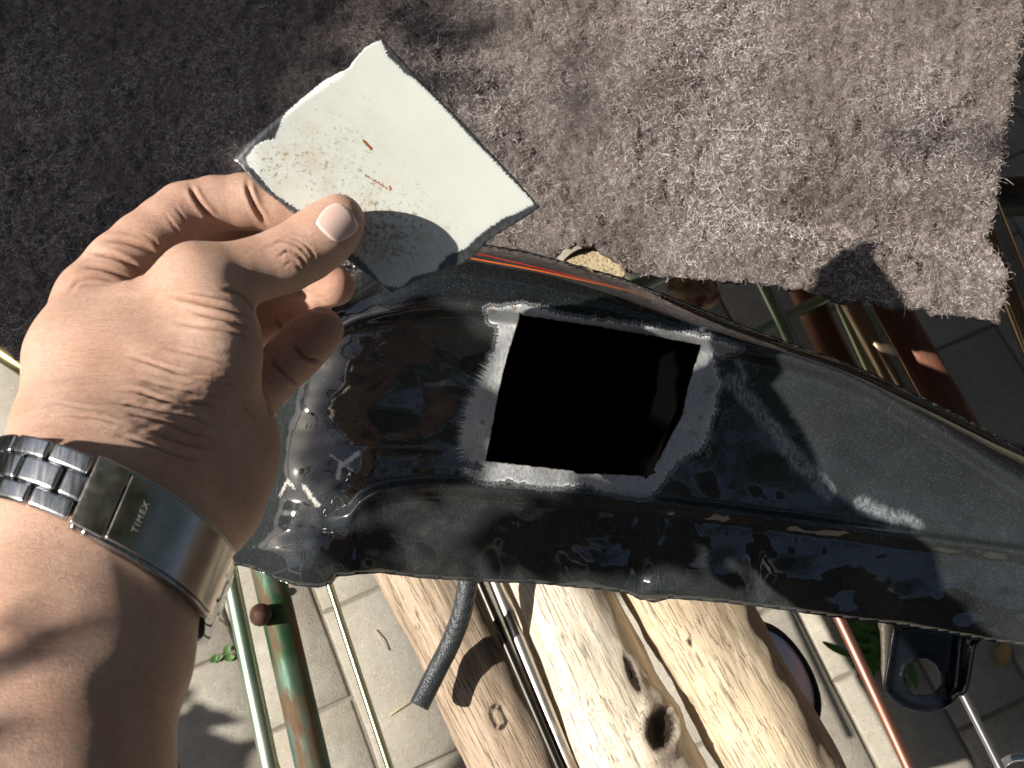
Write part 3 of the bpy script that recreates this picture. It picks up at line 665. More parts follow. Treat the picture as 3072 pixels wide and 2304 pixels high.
def patch():
    out = densify(PO, 2.2, .28)
    v, f = cdt_fill(out, [], 2.2); X, Y = v[:, 0], v[:, 1]; d = patch_d(X, Y)
    root = None
    o = mesh_from('steel_patch', cwn(pcn(X, Y, d)), [tuple(t) for t in f], None)
    tag(o, 'pale grey painted sheet steel patch with rust specks held between thumb and finger', 'sheet metal')
    s_ = o.modifiers.new('thickness', 'SOLIDIFY'); s_.thickness = .0011; s_.offset = -1
    dp, ap = sdist(X, Y, PP); attr(o, 'd_paint', dp); attr(o, 's_paint', ap)
    ru = np.zeros(len(X))
    def line(pts, wd, a):
        nonlocal ru
        q, _ = seg_dist(X, Y, pts, False); ru = np.maximum(ru, a*np.clip(1.4-q/wd, 0, 1))
    line([(364, 141), (369, 146), (372, 149)], 2.0, 1); line([(365, 175), (377, 182), (388, 189)], 1.2, .9); line([(390, 187), (391, 190)], 1.6, 1)
    line([(379, 163), (382, 167)], 1.2, .7); line([(402, 180), (420, 189), (441, 207)], .9, .55); line([(335, 168), (350, 180), (362, 190)], .9, .45); line([(330, 119), (335, 120)], 1.6, .5)
    line([(300, 128), (312, 140)], 1, .5); line([(345, 196), (352, 207)], 1, .6); line([(405, 232), (418, 243), (424, 251)], 1.0, .5); line([(368, 200), (384, 206), (398, 216)], .9, .5); line([(352, 150), (362, 160), (366, 168)], .8, .45)
    line([(400, 218), (410, 222)], 2, .5); line([(372, 212), (380, 214)], 2.4, .35); line([(396, 246), (404, 252), (410, 256)], 1.0, .5); line([(372, 230), (385, 240)], 1.0, .5)
    attr(o, 'rust', ru)
    dirt = np.exp(-((X-330)/60)**2-((Y-150)/60)**2)*.6 + np.exp(-((X-385)/60)**2-((Y-235)/45)**2)*1.0 + np.exp(-((X-270)/30)**2-((Y-165)/25)**2)*.5
    attr(o, 'dirt', np.clip(dirt, 0, 1))
    b = NB('chipped_pale_paint'); ob = b.obj()
    dpn = b.attr('d_paint'); ap_ = b.attr('s_paint')
    jag = b.noise(b.math('MULTIPLY', ap_, .45), 1, 6, .85, dim='1D'); n2 = b.noise(ob, 900, 3, .7)
    e = b.math('ADD', dpn, b.math('ADD', b.math('MULTIPLY', b.math('SUBTRACT', jag, .5), 10), b.math('MULTIPLY', b.math('SUBTRACT', n2, .5), 1.5)))
    fp = b.rng(e, -.2, .9); feather = b.rng(e, 0, 4.5, 1, 0)
    big = b.noise(ob, 30, 4, .6)
    c = b.mix(b.rng(big, .3, .7), (.69, .735, .69), (.77, .80, .745))
    c = b.mix(b.math('MULTIPLY', feather, .5), c, (.58, .64, .74))
    dirtv = b.attr('dirt')
    sp = b.noise(ob, 520, 5, .8); spt = b.math('ADD', sp, b.math('MULTIPLY', dirtv, .17)); f1 = b.ramp(spt, [(.655, 0), (.74, .75)])
    c = b.mix(b.math('MULTIPLY', b.rng(b.noise(ob, 90, 4, .7), .45, .75), b.math('MULTIPLY', dirtv, .8)), c, (.50, .38, .20))
    c = b.mix(f1, c, b.mix(b.noise(ob, 200, 2), (.36, .17, .05), (.16, .09, .04)))
    rr = b.rng(b.math('ADD', b.attr('rust'), b.math('MULTIPLY', b.math('SUBTRACT', b.noise(ob, 800, 4, .8), .5), 1.3)), .45, .75)
    c = b.mix(rr, c, b.mix(n2, (.42, .16, .04), (.20, .07, .025)))
    br = b.noise(b.obj((1, .2, 1), (0, 0, .8)), 800, 4, .7)
    stc = b.mix(b.rng(br, .3, .7), (.16, .165, .17), (.30, .31, .32))
    c = b.mix(fp, stc, c)
    hgt = b.math('ADD', b.math('MULTIPLY', fp, .6), b.math('MULTIPLY', b.noise(ob, 260, 3), .15))
    m = b.P(Base_Color=c, Roughness=b.mixf(fp, b.rng(br, .3, .7, .28, .5), .45), Metallic=b.mixf(fp, .85, 0.), Normal=b.bump(hgt, .45, .0006))
    o.data.materials.append(m)
patch()

# ------------------------------------------------------------------ the hand: one implicit surface
def H(px, py, dmm, rpx=None, r=None):
    c = pc(px, py, dmm/1000)*1000; rr = r if r is not None else rpx/F*dmm
    return (*c, rr)
VS = .85
GX0, GX1, GY0, GY1, GZ0, GZ1 = -215, -52, -168, 96, -505, -225
nx, ny, nz_ = int((GX1-GX0)/VS), int((GY1-GY0)/VS), int((GZ1-GZ0)/VS)
FLD = np.full((nx, ny, nz_), 60., np.float32)
ax = (GX0+np.arange(nx)*VS).astype(np.float32); ay = (GY0+np.arange(ny)*VS).astype(np.float32); az = (GZ0+np.arange(nz_)*VS).astype(np.float32)
def smin(a, b, k):
    if k <= 0: return np.minimum(a, b)
    h = np.clip(.5+.5*(b-a)/k, 0, 1); return b+(a-b)*h - k*h*(1-h)
def chain_field(chain, k, flat=None, pad=26):
    """smooth union of round cones along a chain, in its own box"""
    c = np.array([q[:3] for q in chain]); r = np.array([q[3] for q in chain])
    lo = (c-r[:, None]).min(0)-pad; hi = (c+r[:, None]).max(0)+pad
    ix = slice(max(0, int((lo[0]-GX0)/VS)), min(nx, int((hi[0]-GX0)/VS)+1)); iy = slice(max(0, int((lo[1]-GY0)/VS)), min(ny, int((hi[1]-GY0)/VS)+1)); iz = slice(max(0, int((lo[2]-GZ0)/VS)), min(nz_, int((hi[2]-GZ0)/VS)+1))
    X = ax[ix][:, None, None]; Y = ay[iy][None, :, None]; Z = az[iz][None, None, :]; D = None
    segs = list(zip(range(len(c)-1), range(1, len(c)))) if len(c) > 1 else [(0, 0)]
    for i, j in segs:
        a, b = c[i], c[j]; d = b-a; L2 = max(1e-6, float(d@d))
        if i == j: q = np.sqrt((X-a[0])**2+(Y-a[1])**2+(Z-a[2])**2)-r[i]
        else:
            t = np.clip(((X-a[0])*d[0]+(Y-a[1])*d[1]+(Z-a[2])*d[2])/L2, 0, 1)
            q = np.sqrt((X-a[0]-t*d[0])**2+(Y-a[1]-t*d[1])**2+(Z-a[2]-t*d[2])**2) - (r[i]+t*(r[j]-r[i]))
        D = q if D is None else smin(D, q, k)
    return (ix, iy, iz), D.astype(np.float32)
def add(chain, k_in, k_out):
    sl, D = chain_field(chain, k_in); FLD[sl] = smin(FLD[sl], D, k_out)
# forearm and wrist
C_ = (95, 535); 
add([H(78, 520, 345, r=24), H(45, 640, 318, r=27), H(5, 790, 292, r=31), H(-50, 1040, 248, r=36)], 10, 0)
add([H(137, 545, 350, r=23.5), H(100, 650, 322, r=25), H(62, 780, 296, r=27), H(0, 1040, 252, r=31)], 10, 16)
# wrist to hand
add([H(78, 520, 345, r=24), H(80, 470, 360, r=21), H(76, 430, 378, r=18), H(80, 360, 398, r=17), H(92, 315, 414, r=15.5)], 14, 14)
add([H(137, 545, 350, r=23), H(135, 475, 366, r=22), H(130, 420, 382, r=20), H(135, 365, 396, r=19), H(150, 320, 404, r=16)], 14, 14)
# thenar mass
add([H(150, 470, 374, r=21), H(178, 415, 384, r=18.5), H(205, 372, 392, r=16.5), H(213, 335, 399, r=14.5), H(203, 300, 402, r=14)], 12, 12)
# palm heel
add([H(165, 540, 362, r=20), H(200, 495, 385, r=20), H(221, 448, 402, r=18.5), H(232, 415, 420, r=15)], 14, 12)
# palm plate behind
add([H(110, 330, 432, r=13), H(150, 380, 436, r=15), H(190, 430, 425, r=17), H(160, 470, 400, r=18)], 14, 14)
add([H(150, 330, 446, r=12), H(200, 380, 446, r=13), H(230, 420, 432, r=13)], 14, 12)
# index finger
add([H(98, 293, 421, r=14.6), H(120, 268, 427, r=13.6), H(145, 245, 433, r=12.8), H(168, 226, 439, r=12.2), H(186, 213, 444, r=12.6)], 3, 8)
add([H(186, 213, 444, r=12.6), H(214, 204, 447.5, r=11.3), H(245, 202, 450, r=11.6)], 2.5, 2.5)
add([H(245, 202, 450, r=11.6), H(275, 207, 453, r=11.0), H(304, 216, 456, r=10.4), H(318, 222, 457.5, r=9.2)], 2, 2)
# middle finger, behind
add([H(120, 320, 446, r=13), H(165, 278, 462, r=11.5), H(205, 250, 474, r=11.2)], 4, 8)
add([H(205, 250, 474, r=11.2), H(235, 246, 474, r=10.6), H(270, 254, 473, r=10.4)], 2.5, 2.5)
add([H(270, 254, 473, r=10.4), H(305, 270, 472, r=10.1), H(334, 286, 470, r=9.2)], 2, 2)
# ring finger, behind
add([H(165, 365, 455, r=12.5), H(205, 345, 474, r=11), H(240, 332, 482, r=10.6)], 4, 8)
add([H(240, 332, 482, r=10.6), H(268, 322, 480, r=10), H(300, 312, 476, r=9.4), H(312, 308, 474, r=8.6)], 2.5, 2.5)
# little finger
add([H(222, 425, 438, r=12), H(250, 400, 442, r=10.8), H(270, 380, 446, r=10.4)], 3, 7)
add([H(270, 380, 446, r=10.4), H(288, 361, 449, r=10.4), H(301, 350, 451, r=10.2)], 2.5, 2.5)
add([H(301, 350, 451, r=10.2), H(312, 338, 451, r=10.4), H(320, 330, 451, r=9.8)], 2, 2)
# thumb
add([H(203, 300, 402, r=14), H(196, 279, 405, r=13.5), H(212, 278, 408, r=12.8), H(240, 275, 413, r=12.2), H(262, 268, 418, r=12.0), H(284, 260, 422, r=12.6)], 3, 9)
add([H(284, 260, 422, r=12.6), H(305, 249, 425.5, r=12.4), H(322, 237, 427.5, r=12.2), H(334, 226, 429, r=11.2), H(340, 219, 429.5, r=9.4)], 3, 3)
def polygonise(Fd):
    ins = Fd < 0
    act = np.zeros((nx-1, ny-1, nz_-1), np.uint8)
    for dx in (0, 1):
        for dy in (0, 1):
            for dz in (0, 1): act += ins[dx:nx-1+dx, dy:ny-1+dy, dz:nz_-1+dz]
    cells = np.argwhere((act > 0) & (act < 8)); idx = -np.ones(act.shape, np.int32); idx[tuple(cells.T)] = np.arange(len(cells))
    acc = np.zeros((len(cells), 3)); cnt = np.zeros(len(cells))
    corners = [(i, j, k) for i in (0, 1) for j in (0, 1) for k in (0, 1)]
    for a in corners:
        for d in range(3):
            if a[d] == 1: continue
            b = list(a); b[d] = 1
            fa = Fd[cells[:, 0]+a[0], cells[:, 1]+a[1], cells[:, 2]+a[2]]; fb = Fd[cells[:, 0]+b[0], cells[:, 1]+b[1], cells[:, 2]+b[2]]
            m = (fa < 0) != (fb < 0); t = np.where(m, fa/np.where(m, fa-fb, 1), 0)
            pos = np.array(a, float)[None, :].repeat(len(cells), 0); pos[:, d] += t
            acc[m] += pos[m]; cnt[m] += 1
    V = (cells+acc/cnt[:, None])*VS+np.array([GX0, GY0, GZ0]); Q = []
    for d in range(3):
        e1, e2 = [q for q in range(3) if q != d]
        sa = [slice(None)]*3; sb2 = [slice(None)]*3; sa[d] = slice(0, -1); sb2[d] = slice(1, None)
        A_, B2 = ins[tuple(sa)], ins[tuple(sb2)]; E = np.argwhere(A_ != B2)
        E = E[(E[:, e1] > 0) & (E[:, e2] > 0) & (E[:, e1] < act.shape[e1]) & (E[:, e2] < act.shape[e2])]
        o1 = np.zeros(3, int); o1[e1] = 1; o2 = np.zeros(3, int); o2[e2] = 1
        q = np.stack([idx[tuple((E-o1-o2).T)], idx[tuple((E-o2).T)], idx[tuple(E.T)], idx[tuple((E-o1).T)]], 1)
        fl = A_[tuple(E.T)]; 
        if d == 1: fl = ~fl
        q[~fl] = q[~fl][:, ::-1]; Q.append(q)
    return V, np.concatenate(Q)
HV, HQ = polygonise(FLD)
del FLD
def lap(V, Q, it, keep=None):
    e = np.concatenate([Q[:, [0, 1]], Q[:, [1, 2]], Q[:, [2, 3]], Q[:, [3, 0]]]); n = len(V)
    deg = np.bincount(e[:, 0], minlength=n)+np.bincount(e[:, 1], minlength=n)
    for _ in range(it):
        s_ = np.stack([np.bincount(e[:, 0], V[e[:, 1], k], n)+np.bincount(e[:, 1], V[e[:, 0], k], n) for k in range(3)], 1)
        V = V*.5+.5*s_/np.maximum(deg, 1)[:, None]
    return V
lab = np.arange(len(HV)); E_ = np.concatenate([HQ[:, [0, 1]], HQ[:, [1, 2]], HQ[:, [2, 3]], HQ[:, [3, 0]]])
while True:
    l0 = lab.copy(); m_ = np.minimum(lab[E_[:, 0]], lab[E_[:, 1]]); np.minimum.at(lab, E_[:, 0], m_); np.minimum.at(lab, E_[:, 1], m_); lab = lab[lab]; lab = lab[lab]
    if (l0 == lab).all(): break
kp = lab == np.bincount(lab).argmax(); re_ = np.cumsum(kp)-1; HQ = re_[HQ[kp[HQ[:, 0]]]]; HV = HV[kp]
HV = lap(HV, HQ, 3)
def vnormals(V, Q):
    n = np.cross(V[Q[:, 2]]-V[Q[:, 0]], V[Q[:, 3]]-V[Q[:, 1]]); N = np.zeros_like(V)
    for k in range(4):
        for c in range(3): N[:, c] += np.bincount(Q[:, k], n[:, c], len(V))
    return N/np.maximum(np.linalg.norm(N, axis=1), 1e-9)[:, None]
HN = vnormals(HV, HQ)
# skin folds: (polyline px, width px, depth mm, depth window mm)
PX = HV[:, 0]/-HV[:, 2]*F+512; PY = 384-HV[:, 1]/-HV[:, 2]*F; HD = -HV[:, 2]
def z1(*p): return [(x*.1809, 150+y*.1809) for x, y in p]
folds = [
    # index finger joints
    (z1((1050, 190), (1080, 260), (1130, 330), (1180, 380)), 3.4, 1.6, (425, 470)), (z1((1365, 165), (1375, 230), (1420, 330), (1480, 420)), 3.2, 1.5, (430, 475)),
    (z1((910, 350), (960, 420), (1010, 490)), 2.2, .35, (420, 470)), (z1((960, 300), (1010, 370), (1040, 420)), 2.0, .3, (420, 470)), (z1((770, 450), (850, 500), (880, 560)), 2.2, .35, (415, 470)),
    # web between thumb and index
    (z1((560, 500), (680, 500), (800, 540), (890, 580)), 3.4, 1.2, (400, 460)), (z1((500, 560), (640, 590), (740, 640), (800, 690)), 3.6, 1.5, (395, 460)), (z1((450, 640), (560, 650), (680, 690), (740, 720)), 3.2, 1.0, (390, 460)),
    (z1((380, 800), (430, 730), (520, 700), (620, 710)), 3.0, .7, (390, 460)), (z1((430, 760), (520, 740), (620, 740)), 2.4, .4, (380, 450)),
    # thumb knuckle
    (z1((1490, 540), (1560, 500), (1640, 520), (1700, 580)), 2.2, .7, (400, 435)), (z1((1530, 600), (1590, 560), (1660, 590), (1690, 650)), 2.2, .8, (400, 435)), (z1((1580, 480), (1650, 500), (1720, 560), (1740, 620)), 2.0, .6, (400, 435)),
    (z1((1560, 640), (1620, 620), (1670, 670)), 2.0, .5, (400, 435)), (z1((1440, 560), (1500, 530), (1560, 540)), 2., .3, (400, 435)),
    # thenar folds, fanning from the base of the thumb
    (z1((1390, 905), (1385, 850), (1320, 790), (1230, 770)), 3.2, 1.0, (380, 430)), (z1((1400, 950), (1330, 900), (1200, 860), (1060, 830), (920, 800)), 3.4, 1.5, (375, 430)),
    (z1((1400, 1000), (1300, 950), (1180, 920), (1040, 890)), 3.0, 1.2, (375, 430)), (z1((1400, 1060), (1280, 1000), (1150, 980), (960, 950)), 3.0, .8, (375, 430)),
    (z1((1370, 1000), (1260, 960)), 2.5, .7, (375, 430)), (z1((1340, 850), (1250, 820), (1100, 800), (980, 790)), 2.6, .6, (375, 430)),
    (z1((1380, 1160), (1250, 1170), (1100, 1130), (900, 1090)), 2.6, .45, (370, 430)), (z1((1330, 1270), (1180, 1240), (1000, 1230), (840, 1180), (690, 1130)), 2.8, .8, (365, 430)),
    (z1((1320, 1300), (1180, 1280), (1020, 1250)), 2.4, .5, (365, 430)), (z1((1290, 1370), (1150, 1350), (950, 1310), (760, 1270)), 2.8, .6, (365, 430)),
    (z1((1230, 1420), (1100, 1400), (940, 1390), (780, 1340), (640, 1330)), 2.8, .9, (360, 430)), (z1((1200, 1540), (1060, 1480), (900, 1440), (740, 1410), (600, 1400)), 2.8, .8, (360, 430)),
    (z1((1190, 1600), (1040, 1560), (860, 1490), (700, 1460)), 2.6, .7, (355, 430)), (z1((1170, 1650), (1000, 1620), (820, 1550)), 3.0, .8, (350, 430)),
    (z1((1150, 1720), (980, 1690), (800, 1620), (640, 1570)), 2.6, .6, (345, 430)), (z1((700, 1530), (520, 1480), (350, 1470)), 2.4, .35, (340, 400)), (z1((640, 1440), (480, 1430), (300, 1400)), 2.4, .3, (340, 410)),
    # little finger
    (z1((1610, 1060), (1640, 1110), (1700, 1150), (1780, 1165)), 3.0, 1.3, (430, 460)), (z1((1490, 1150), (1540, 1210), (1600, 1260), (1660, 1300)), 2.8, 1.0, (425, 460)),
    (z1((1380, 1220), (1440, 1310), (1480, 1400), (1500, 1500)), 3.0, .9, (415, 460)), (z1((1260, 1390), (1340, 1420), (1430, 1500)), 2.8, .6, (400, 460)),
    (z1((1680, 840), (1740, 880), (1850, 885)), 3.0, .6, (455, 490)), (z1((1520, 930), (1560, 990)), 3, 1.0, (460, 500)),
]
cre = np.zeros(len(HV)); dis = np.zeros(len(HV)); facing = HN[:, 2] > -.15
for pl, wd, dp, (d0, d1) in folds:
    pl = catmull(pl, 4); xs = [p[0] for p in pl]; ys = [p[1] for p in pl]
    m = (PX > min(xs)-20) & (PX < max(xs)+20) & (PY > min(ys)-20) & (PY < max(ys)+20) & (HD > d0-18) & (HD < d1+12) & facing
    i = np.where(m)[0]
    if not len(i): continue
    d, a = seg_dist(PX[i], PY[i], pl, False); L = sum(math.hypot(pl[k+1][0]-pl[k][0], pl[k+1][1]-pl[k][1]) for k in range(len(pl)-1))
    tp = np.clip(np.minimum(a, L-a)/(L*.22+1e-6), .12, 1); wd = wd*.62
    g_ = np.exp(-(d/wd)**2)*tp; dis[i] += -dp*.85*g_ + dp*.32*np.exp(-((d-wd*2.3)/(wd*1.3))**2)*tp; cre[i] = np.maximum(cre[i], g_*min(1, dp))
HV = HV + HN*dis[:, None]
# soft muscle and tendon relief, fine fold field on the back of the hand
rel = np.array([fbm(x*.05, y*.05, z*.05, 2)*.5 for x, y, z in HV]); HV = HV + HN*rel[:, None]
fm = np.exp(-((PX-150)/90)**2-((PY-400)/75)**2)
fine_ = np.array([fbm(x*.05+y*.10, y*.42-x*.12, z*.1, 3) if q > .05 else 0 for x, y, z, q in zip(HV[:, 0], HV[:, 1], HV[:, 2], fm)])
HV = HV + HN*(fine_*fm*.55)[:, None]
sk = NB('skin'); ob = sk.obj((1000, 1000, 1000)); 
n1 = sk.noise(ob, .045, 4, .6); n2 = sk.noise(ob, .5, 4, .65); cr_ = sk.attr('fold'); redv = sk.attr('red')
c = sk.mix(sk.rng(n1, .35, .65), (.62, .375, .275), (.70, .47, .365))
c = sk.mix(sk.math('MULTIPLY', sk.rng(n2, .4, .75), .35), c, (.42, .21, .14))
c = sk.mix(sk.math('MULTIPLY', redv, .45), c, (.62, .29, .22))
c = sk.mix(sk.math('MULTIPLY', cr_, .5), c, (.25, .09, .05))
vv = sk.vor(sk.obj((1000, 1000, 1000)), 1.5, 'DISTANCE_TO_EDGE'); lines = sk.noise(sk.obj((260, 1500, 500), (0, 0, .18)), 1.0, 4, .7, .6)
h = sk.math('ADD', sk.math('MULTIPLY', sk.ramp(vv, [(0, 0), (.12, 1)]), .3), sk.math('MULTIPLY', lines, 1.1))
nr = sk.bump(h, .8, .0005); nr = sk.bump(sk.noise(ob, 1.8, 3), .35, .0002, nr)
m_skin = sk.P(Base_Color=c, Roughness=sk.rng(n2, .3, .7, .42, .58), Subsurface_Weight=.12, Subsurface_Radius=(.004, .0015, .0008), Subsurface_Scale=1.0, Specular_IOR_Level=.42, Normal=nr)
person = mesh_from('person', cwn(HV/1000), HQ, m_skin, origin=P(95, 535, .36))
tag(person, 'left hand and bare forearm holding the steel patch, wearing a steel watch', 'person')
attr(person, 'fold', cre)
tips = [(345, 215, 428, 20), (320, 330, 451, 26), (336, 286, 470, 24), (186, 205, 444, 24), (70, 290, 421, 20), (300, 218, 455, 30), (284, 250, 422, 18)]
rd = np.zeros(len(HV))
for tx, ty, td, tr in tips: rd = np.maximum(rd, np.exp(-((PX-tx)/tr)**2-((PY-ty)/tr)**2-((HD-td)/18)**2))
attr(person, 'red', rd)
W_ = cwn(HV/1000)
bvh = BVHTree.FromPolygons([tuple(v) for v in W_], [tuple(q) for q in HQ])
def cast(px, py, above=0.):
    d = (P(px, py, 1)-CO).normalized(); hit, nrm, _, dist = bvh.ray_cast(CO, d)
    return hit, nrm
def nail():
    pl = z1((1738, 400), (1765, 355), (1800, 318), (1850, 292), (1900, 298), (1950, 345), (1978, 405), (1976, 440), (1950, 475), (1910, 500), (1868, 512), (1830, 495), (1790, 460), (1755, 428))
    pl = [tuple(q) for q in densify([tuple(p[:2]) for p in catmull([(*p, 0) for p in pl]+[(*pl[0], 0)], 3)[:-1]], 1.5)]
    v, f = cdt_fill(pl, [], 1.5); out = []; dd, _ = seg_dist(v[:, 0], v[:, 1], pl); ok = np.ones(len(v), bool)
    # flat dome fitted to the thumb surface
    H_ = []
    for i, (x, y) in enumerate(v):
        h_, n_ = cast(x, y)
        H_.append(h_ if h_ is not None else None)
    base = np.array([(-(CR.transposed() @ (h_-CO)).z if h_ is not None else np.nan) for h_ in H_])
    md = np.nanmedian(base); g0 = ~np.isnan(base) & (base < md+.008)
    Am = np.stack([np.ones(g0.sum()), v[g0, 0]-337, v[g0, 1]-222, (v[g0, 0]-337)**2, (v[g0, 1]-222)**2, (v[g0, 0]-337)*(v[g0, 1]-222)], 1)
    co = np.linalg.lstsq(Am, base[g0], rcond=None)[0]
    B2 = np.stack([np.ones(len(v)), v[:, 0]-337, v[:, 1]-222, (v[:, 0]-337)**2, (v[:, 1]-222)**2, (v[:, 0]-337)*(v[:, 1]-222)], 1) @ co
    D = B2 - .0009*np.clip(dd/3.0, 0, 1)**.6 + .0002
    nb_ = NB('fingernail_keratin'); fr = nb_.attr('free_edge')
    nm = nb_.P(Base_Color=nb_.mix(fr, (.78, .56, .50), (.80, .70, .52)), Roughness=.28, Subsurface_Weight=.1, Subsurface_Radius=(.003, .001, .0008), Normal=nb_.bump(nb_.noise(nb_.obj((1, 1, 1)), 900, 2), .12, .0003))
    o = mesh_from('fingernail', cwn(pcn(v[:, 0], v[:, 1], D)), [tuple(t) for t in f], nm, person)
    e_, _ = seg_dist(v[:, 0], v[:, 1], z1((1850, 292), (1900, 298), (1950, 345), (1978, 405), (1976, 440)), False); attr(o, 'free_edge', np.clip(1-e_/3.0, 0, 1))
    s_ = o.modifiers.new('thickness', 'SOLIDIFY'); s_.thickness = .0008; s_.offset = -1
nail()
# hairs on the back of the wrist
def hairs():
    rs = random.Random(5); V = []; Fc = []
    for _ in range(260):
        x = rs.gauss(75, 55); y = rs.gauss(560, 120)
        if rs.random() < .35: x = rs.gauss(40, 18); y = rs.gauss(440, 30)
        if y < 400 or x < -15: continue
        h_, n_ = cast(x, y)
        if h_ is None or (h_-CO).length > .47: continue
        dr = (P(x+rs.gauss(14, 8), y-rs.gauss(10, 12), .36)-P(x, y, .36)).normalized(); dr = (dr-n_*dr.dot(n_)).normalized(); L = rs.uniform(.002, .005); base = len(V); sd_ = n_.cross(dr)*.00004
        for k in range(4):
            t = k/3; p = h_+dr*L*t+n_*(.0009*math.sin(t*2.4)); V += [p-sd_*(1-t*.8), p+sd_*(1-t*.8)]
        for k in range(3): Fc.append((base+2*k, base+2*k+1, base+2*k+3, base+2*k+2))
    hm = NB('body_hair').P(Base_Color=(.10, .06, .035), Roughness=.5)
    o = mesh_from('arm_hair', V, Fc, hm, person); o['kind'] = 'stuff'
hairs()

# ------------------------------------------------------------------ steel wristwatch bracelet
mb = NB('brushed_watch_steel'); v = mb.obj((1, 1, 1))
m_link = mb.P(Base_Color=mb.mix(mb.noise(v, 300, 3), (.40, .415, .43), (.56, .58, .60)), Metallic=1, Roughness=mb.rng(mb.noise(mb.obj((1, .1, 1)), 900, 3), .3, .7, .16, .30), Normal=mb.bump(mb.noise(v, 500, 3), .12, .0003))
mb = NB('polished_clasp_steel'); v = mb.obj()
m_clasp = mb.P(Base_Color=(.68, .62, .56), Metallic=1, Roughness=mb.rng(mb.noise(v, 250, 4), .3, .7, .17, .27), Normal=mb.bump(mb.noise(v, 60, 2), .2, .0006))  # warm tan base colour stands in for reflected tan clothing
wc = pc(95, 535, .342); wA = pc(205, 587, .342)-wc; wB = pc(120, 485, .342)-wc + np.array([0, 0, .0275])
wW = np.array([6.2, 19.5, -7.]); wW /= np.linalg.norm(wW)
def ringp(th): return wc + wA*math.cos(th) + wB*math.sin(th)
# seat the ring on the skin: lift each point just above the arm
bvc = BVHTree.FromPolygons([tuple(v) for v in HV/1000], [tuple(q) for q in HQ])
def seat(th):
    p = ringp(th); out = Vector(p-wc).normalized(); best = 0
    for k in (-.010, 0, .010):
        o_ = Vector(wc + wW*k); h_, n_, _, dist = bvc.ray_cast(o_ + out*.12, -out)
        if h_ is not None: best = max(best, (h_-o_).length)
    return best
ths = np.radians(np.arange(-70, 262, 4.0)); rs_ = []
for th in ths: rs_.append(seat(th))
rs_ = np.array(rs_); bad = rs_ == 0; rs_[bad] = np.median(rs_[~bad]) if (~bad).any() else .035
def band_pt(th, off=.0, k=0):
    p = ringp(th); out = (p-wc)/np.linalg.norm(p-wc)
    r = np.interp(th, ths, np.convolve(np.pad(rs_, 3, 'edge'), np.ones(7)/7, 'valid'))
    r = max(r, 0) + .0008
    r = .5*r + .5*max(r, np.linalg.norm(p-wc))
    return wc + out*(r+off) + wW*k
watch = empty('wristwatch', cw(wc+wA*.2), 'steel watch bracelet with folding clasp around the wrist', 'wristwatch')
def band_block(name, th0, th1, k0, k1, thick, mat, base=.0, bev=.0006, n=4, parent=watch, dome=0):
    V = []; Fc = []
    for i in range(n+1):
        th = th0+(th1-th0)*i/n
        for k in (k0, k1):
            for off in (base, base+thick): V.append(cw(band_pt(th, off, k)))
    for i in range(n):
        a = i*4; b = a+4
        Fc += [(a, a+2, b+2, b), (a+1, b+1, b+3, a+3), (a, b, b+1, a+1), (a+2, a+3, b+3, b+2)]
    Fc += [(0, 1, 3, 2), (n*4, n*4+2, n*4+3, n*4+1)]
    o = mesh_from(name, V, Fc, mat, parent, smooth=False)
    bm = bmesh.new(); bm.from_mesh(o.data); bmesh.ops.recalc_face_normals(bm, faces=bm.faces); bm.to_mesh(o.data); bm.free()
    if bev: m = bevel(o, bev, 3); m = o.modifiers['bevel']; m.angle_limit = R(50)
    for p_ in o.data.polygons: p_.use_smooth = True
    wn = o.modifiers.new('wn', 'WEIGHTED_NORMAL'); wn.keep_sharp = True
    return o
def links(start, end, stepdeg, off=0.):
    i = 0; th = start
    while th < end:
        a, b = R(th), R(th+stepdeg); g_ = R(stepdeg*.045)
        band_block('outer_link', a+g_, b-g_, .0040, .0098, .0028, m_link, .0006, .0009)
        band_block('outer_link', a+g_, b-g_, -.0098, -.0040, .0028, m_link, .0006, .0009)
        h_ = R(stepdeg*.5); band_block('centre_link', a+h_+g_, b+h_-g_, -.0038, .0038, .0031, m_link, .0006, .0009)
        th += stepdeg; i += 1
links(91, 250, 20.5)
links(-62, 0, 20)
band_block('centre_link', R(89.8), R(100.2), -.0038, .0038, .0031, m_link, .0006, .0009)
band_block('bracelet_core', R(-62), R(250), -.0068, .0068, .0012, m_dark, .0002, 0, 60)
band_block('clasp_cover', R(17), R(75.6), -.0098, .0098, .0015, m_clasp, .0030, .0005, 16)
band_block('clasp_cover', R(76.4), R(90), -.0104, .0104, .0017, m_clasp, .0031, .0005, 6)
band_block('clasp_rail', R(14), R(88), -.0112, -.0099, .0034, m_link, .0006, .0004, 18)
band_block('clasp_rail', R(14), R(88), .0099, .0108, .0034, m_link, .0006, .0004, 18)
# hinge pins
for k in (-.0118, ):
    for dth in (83, 88):
        pts = [cw(band_pt(R(dth), .003, k)), cw(band_pt(R(dth), .003, k+.003))]; mesh_from('hinge_pin', *tube_arrays(pts, .0013, 14), m_clasp, watch)
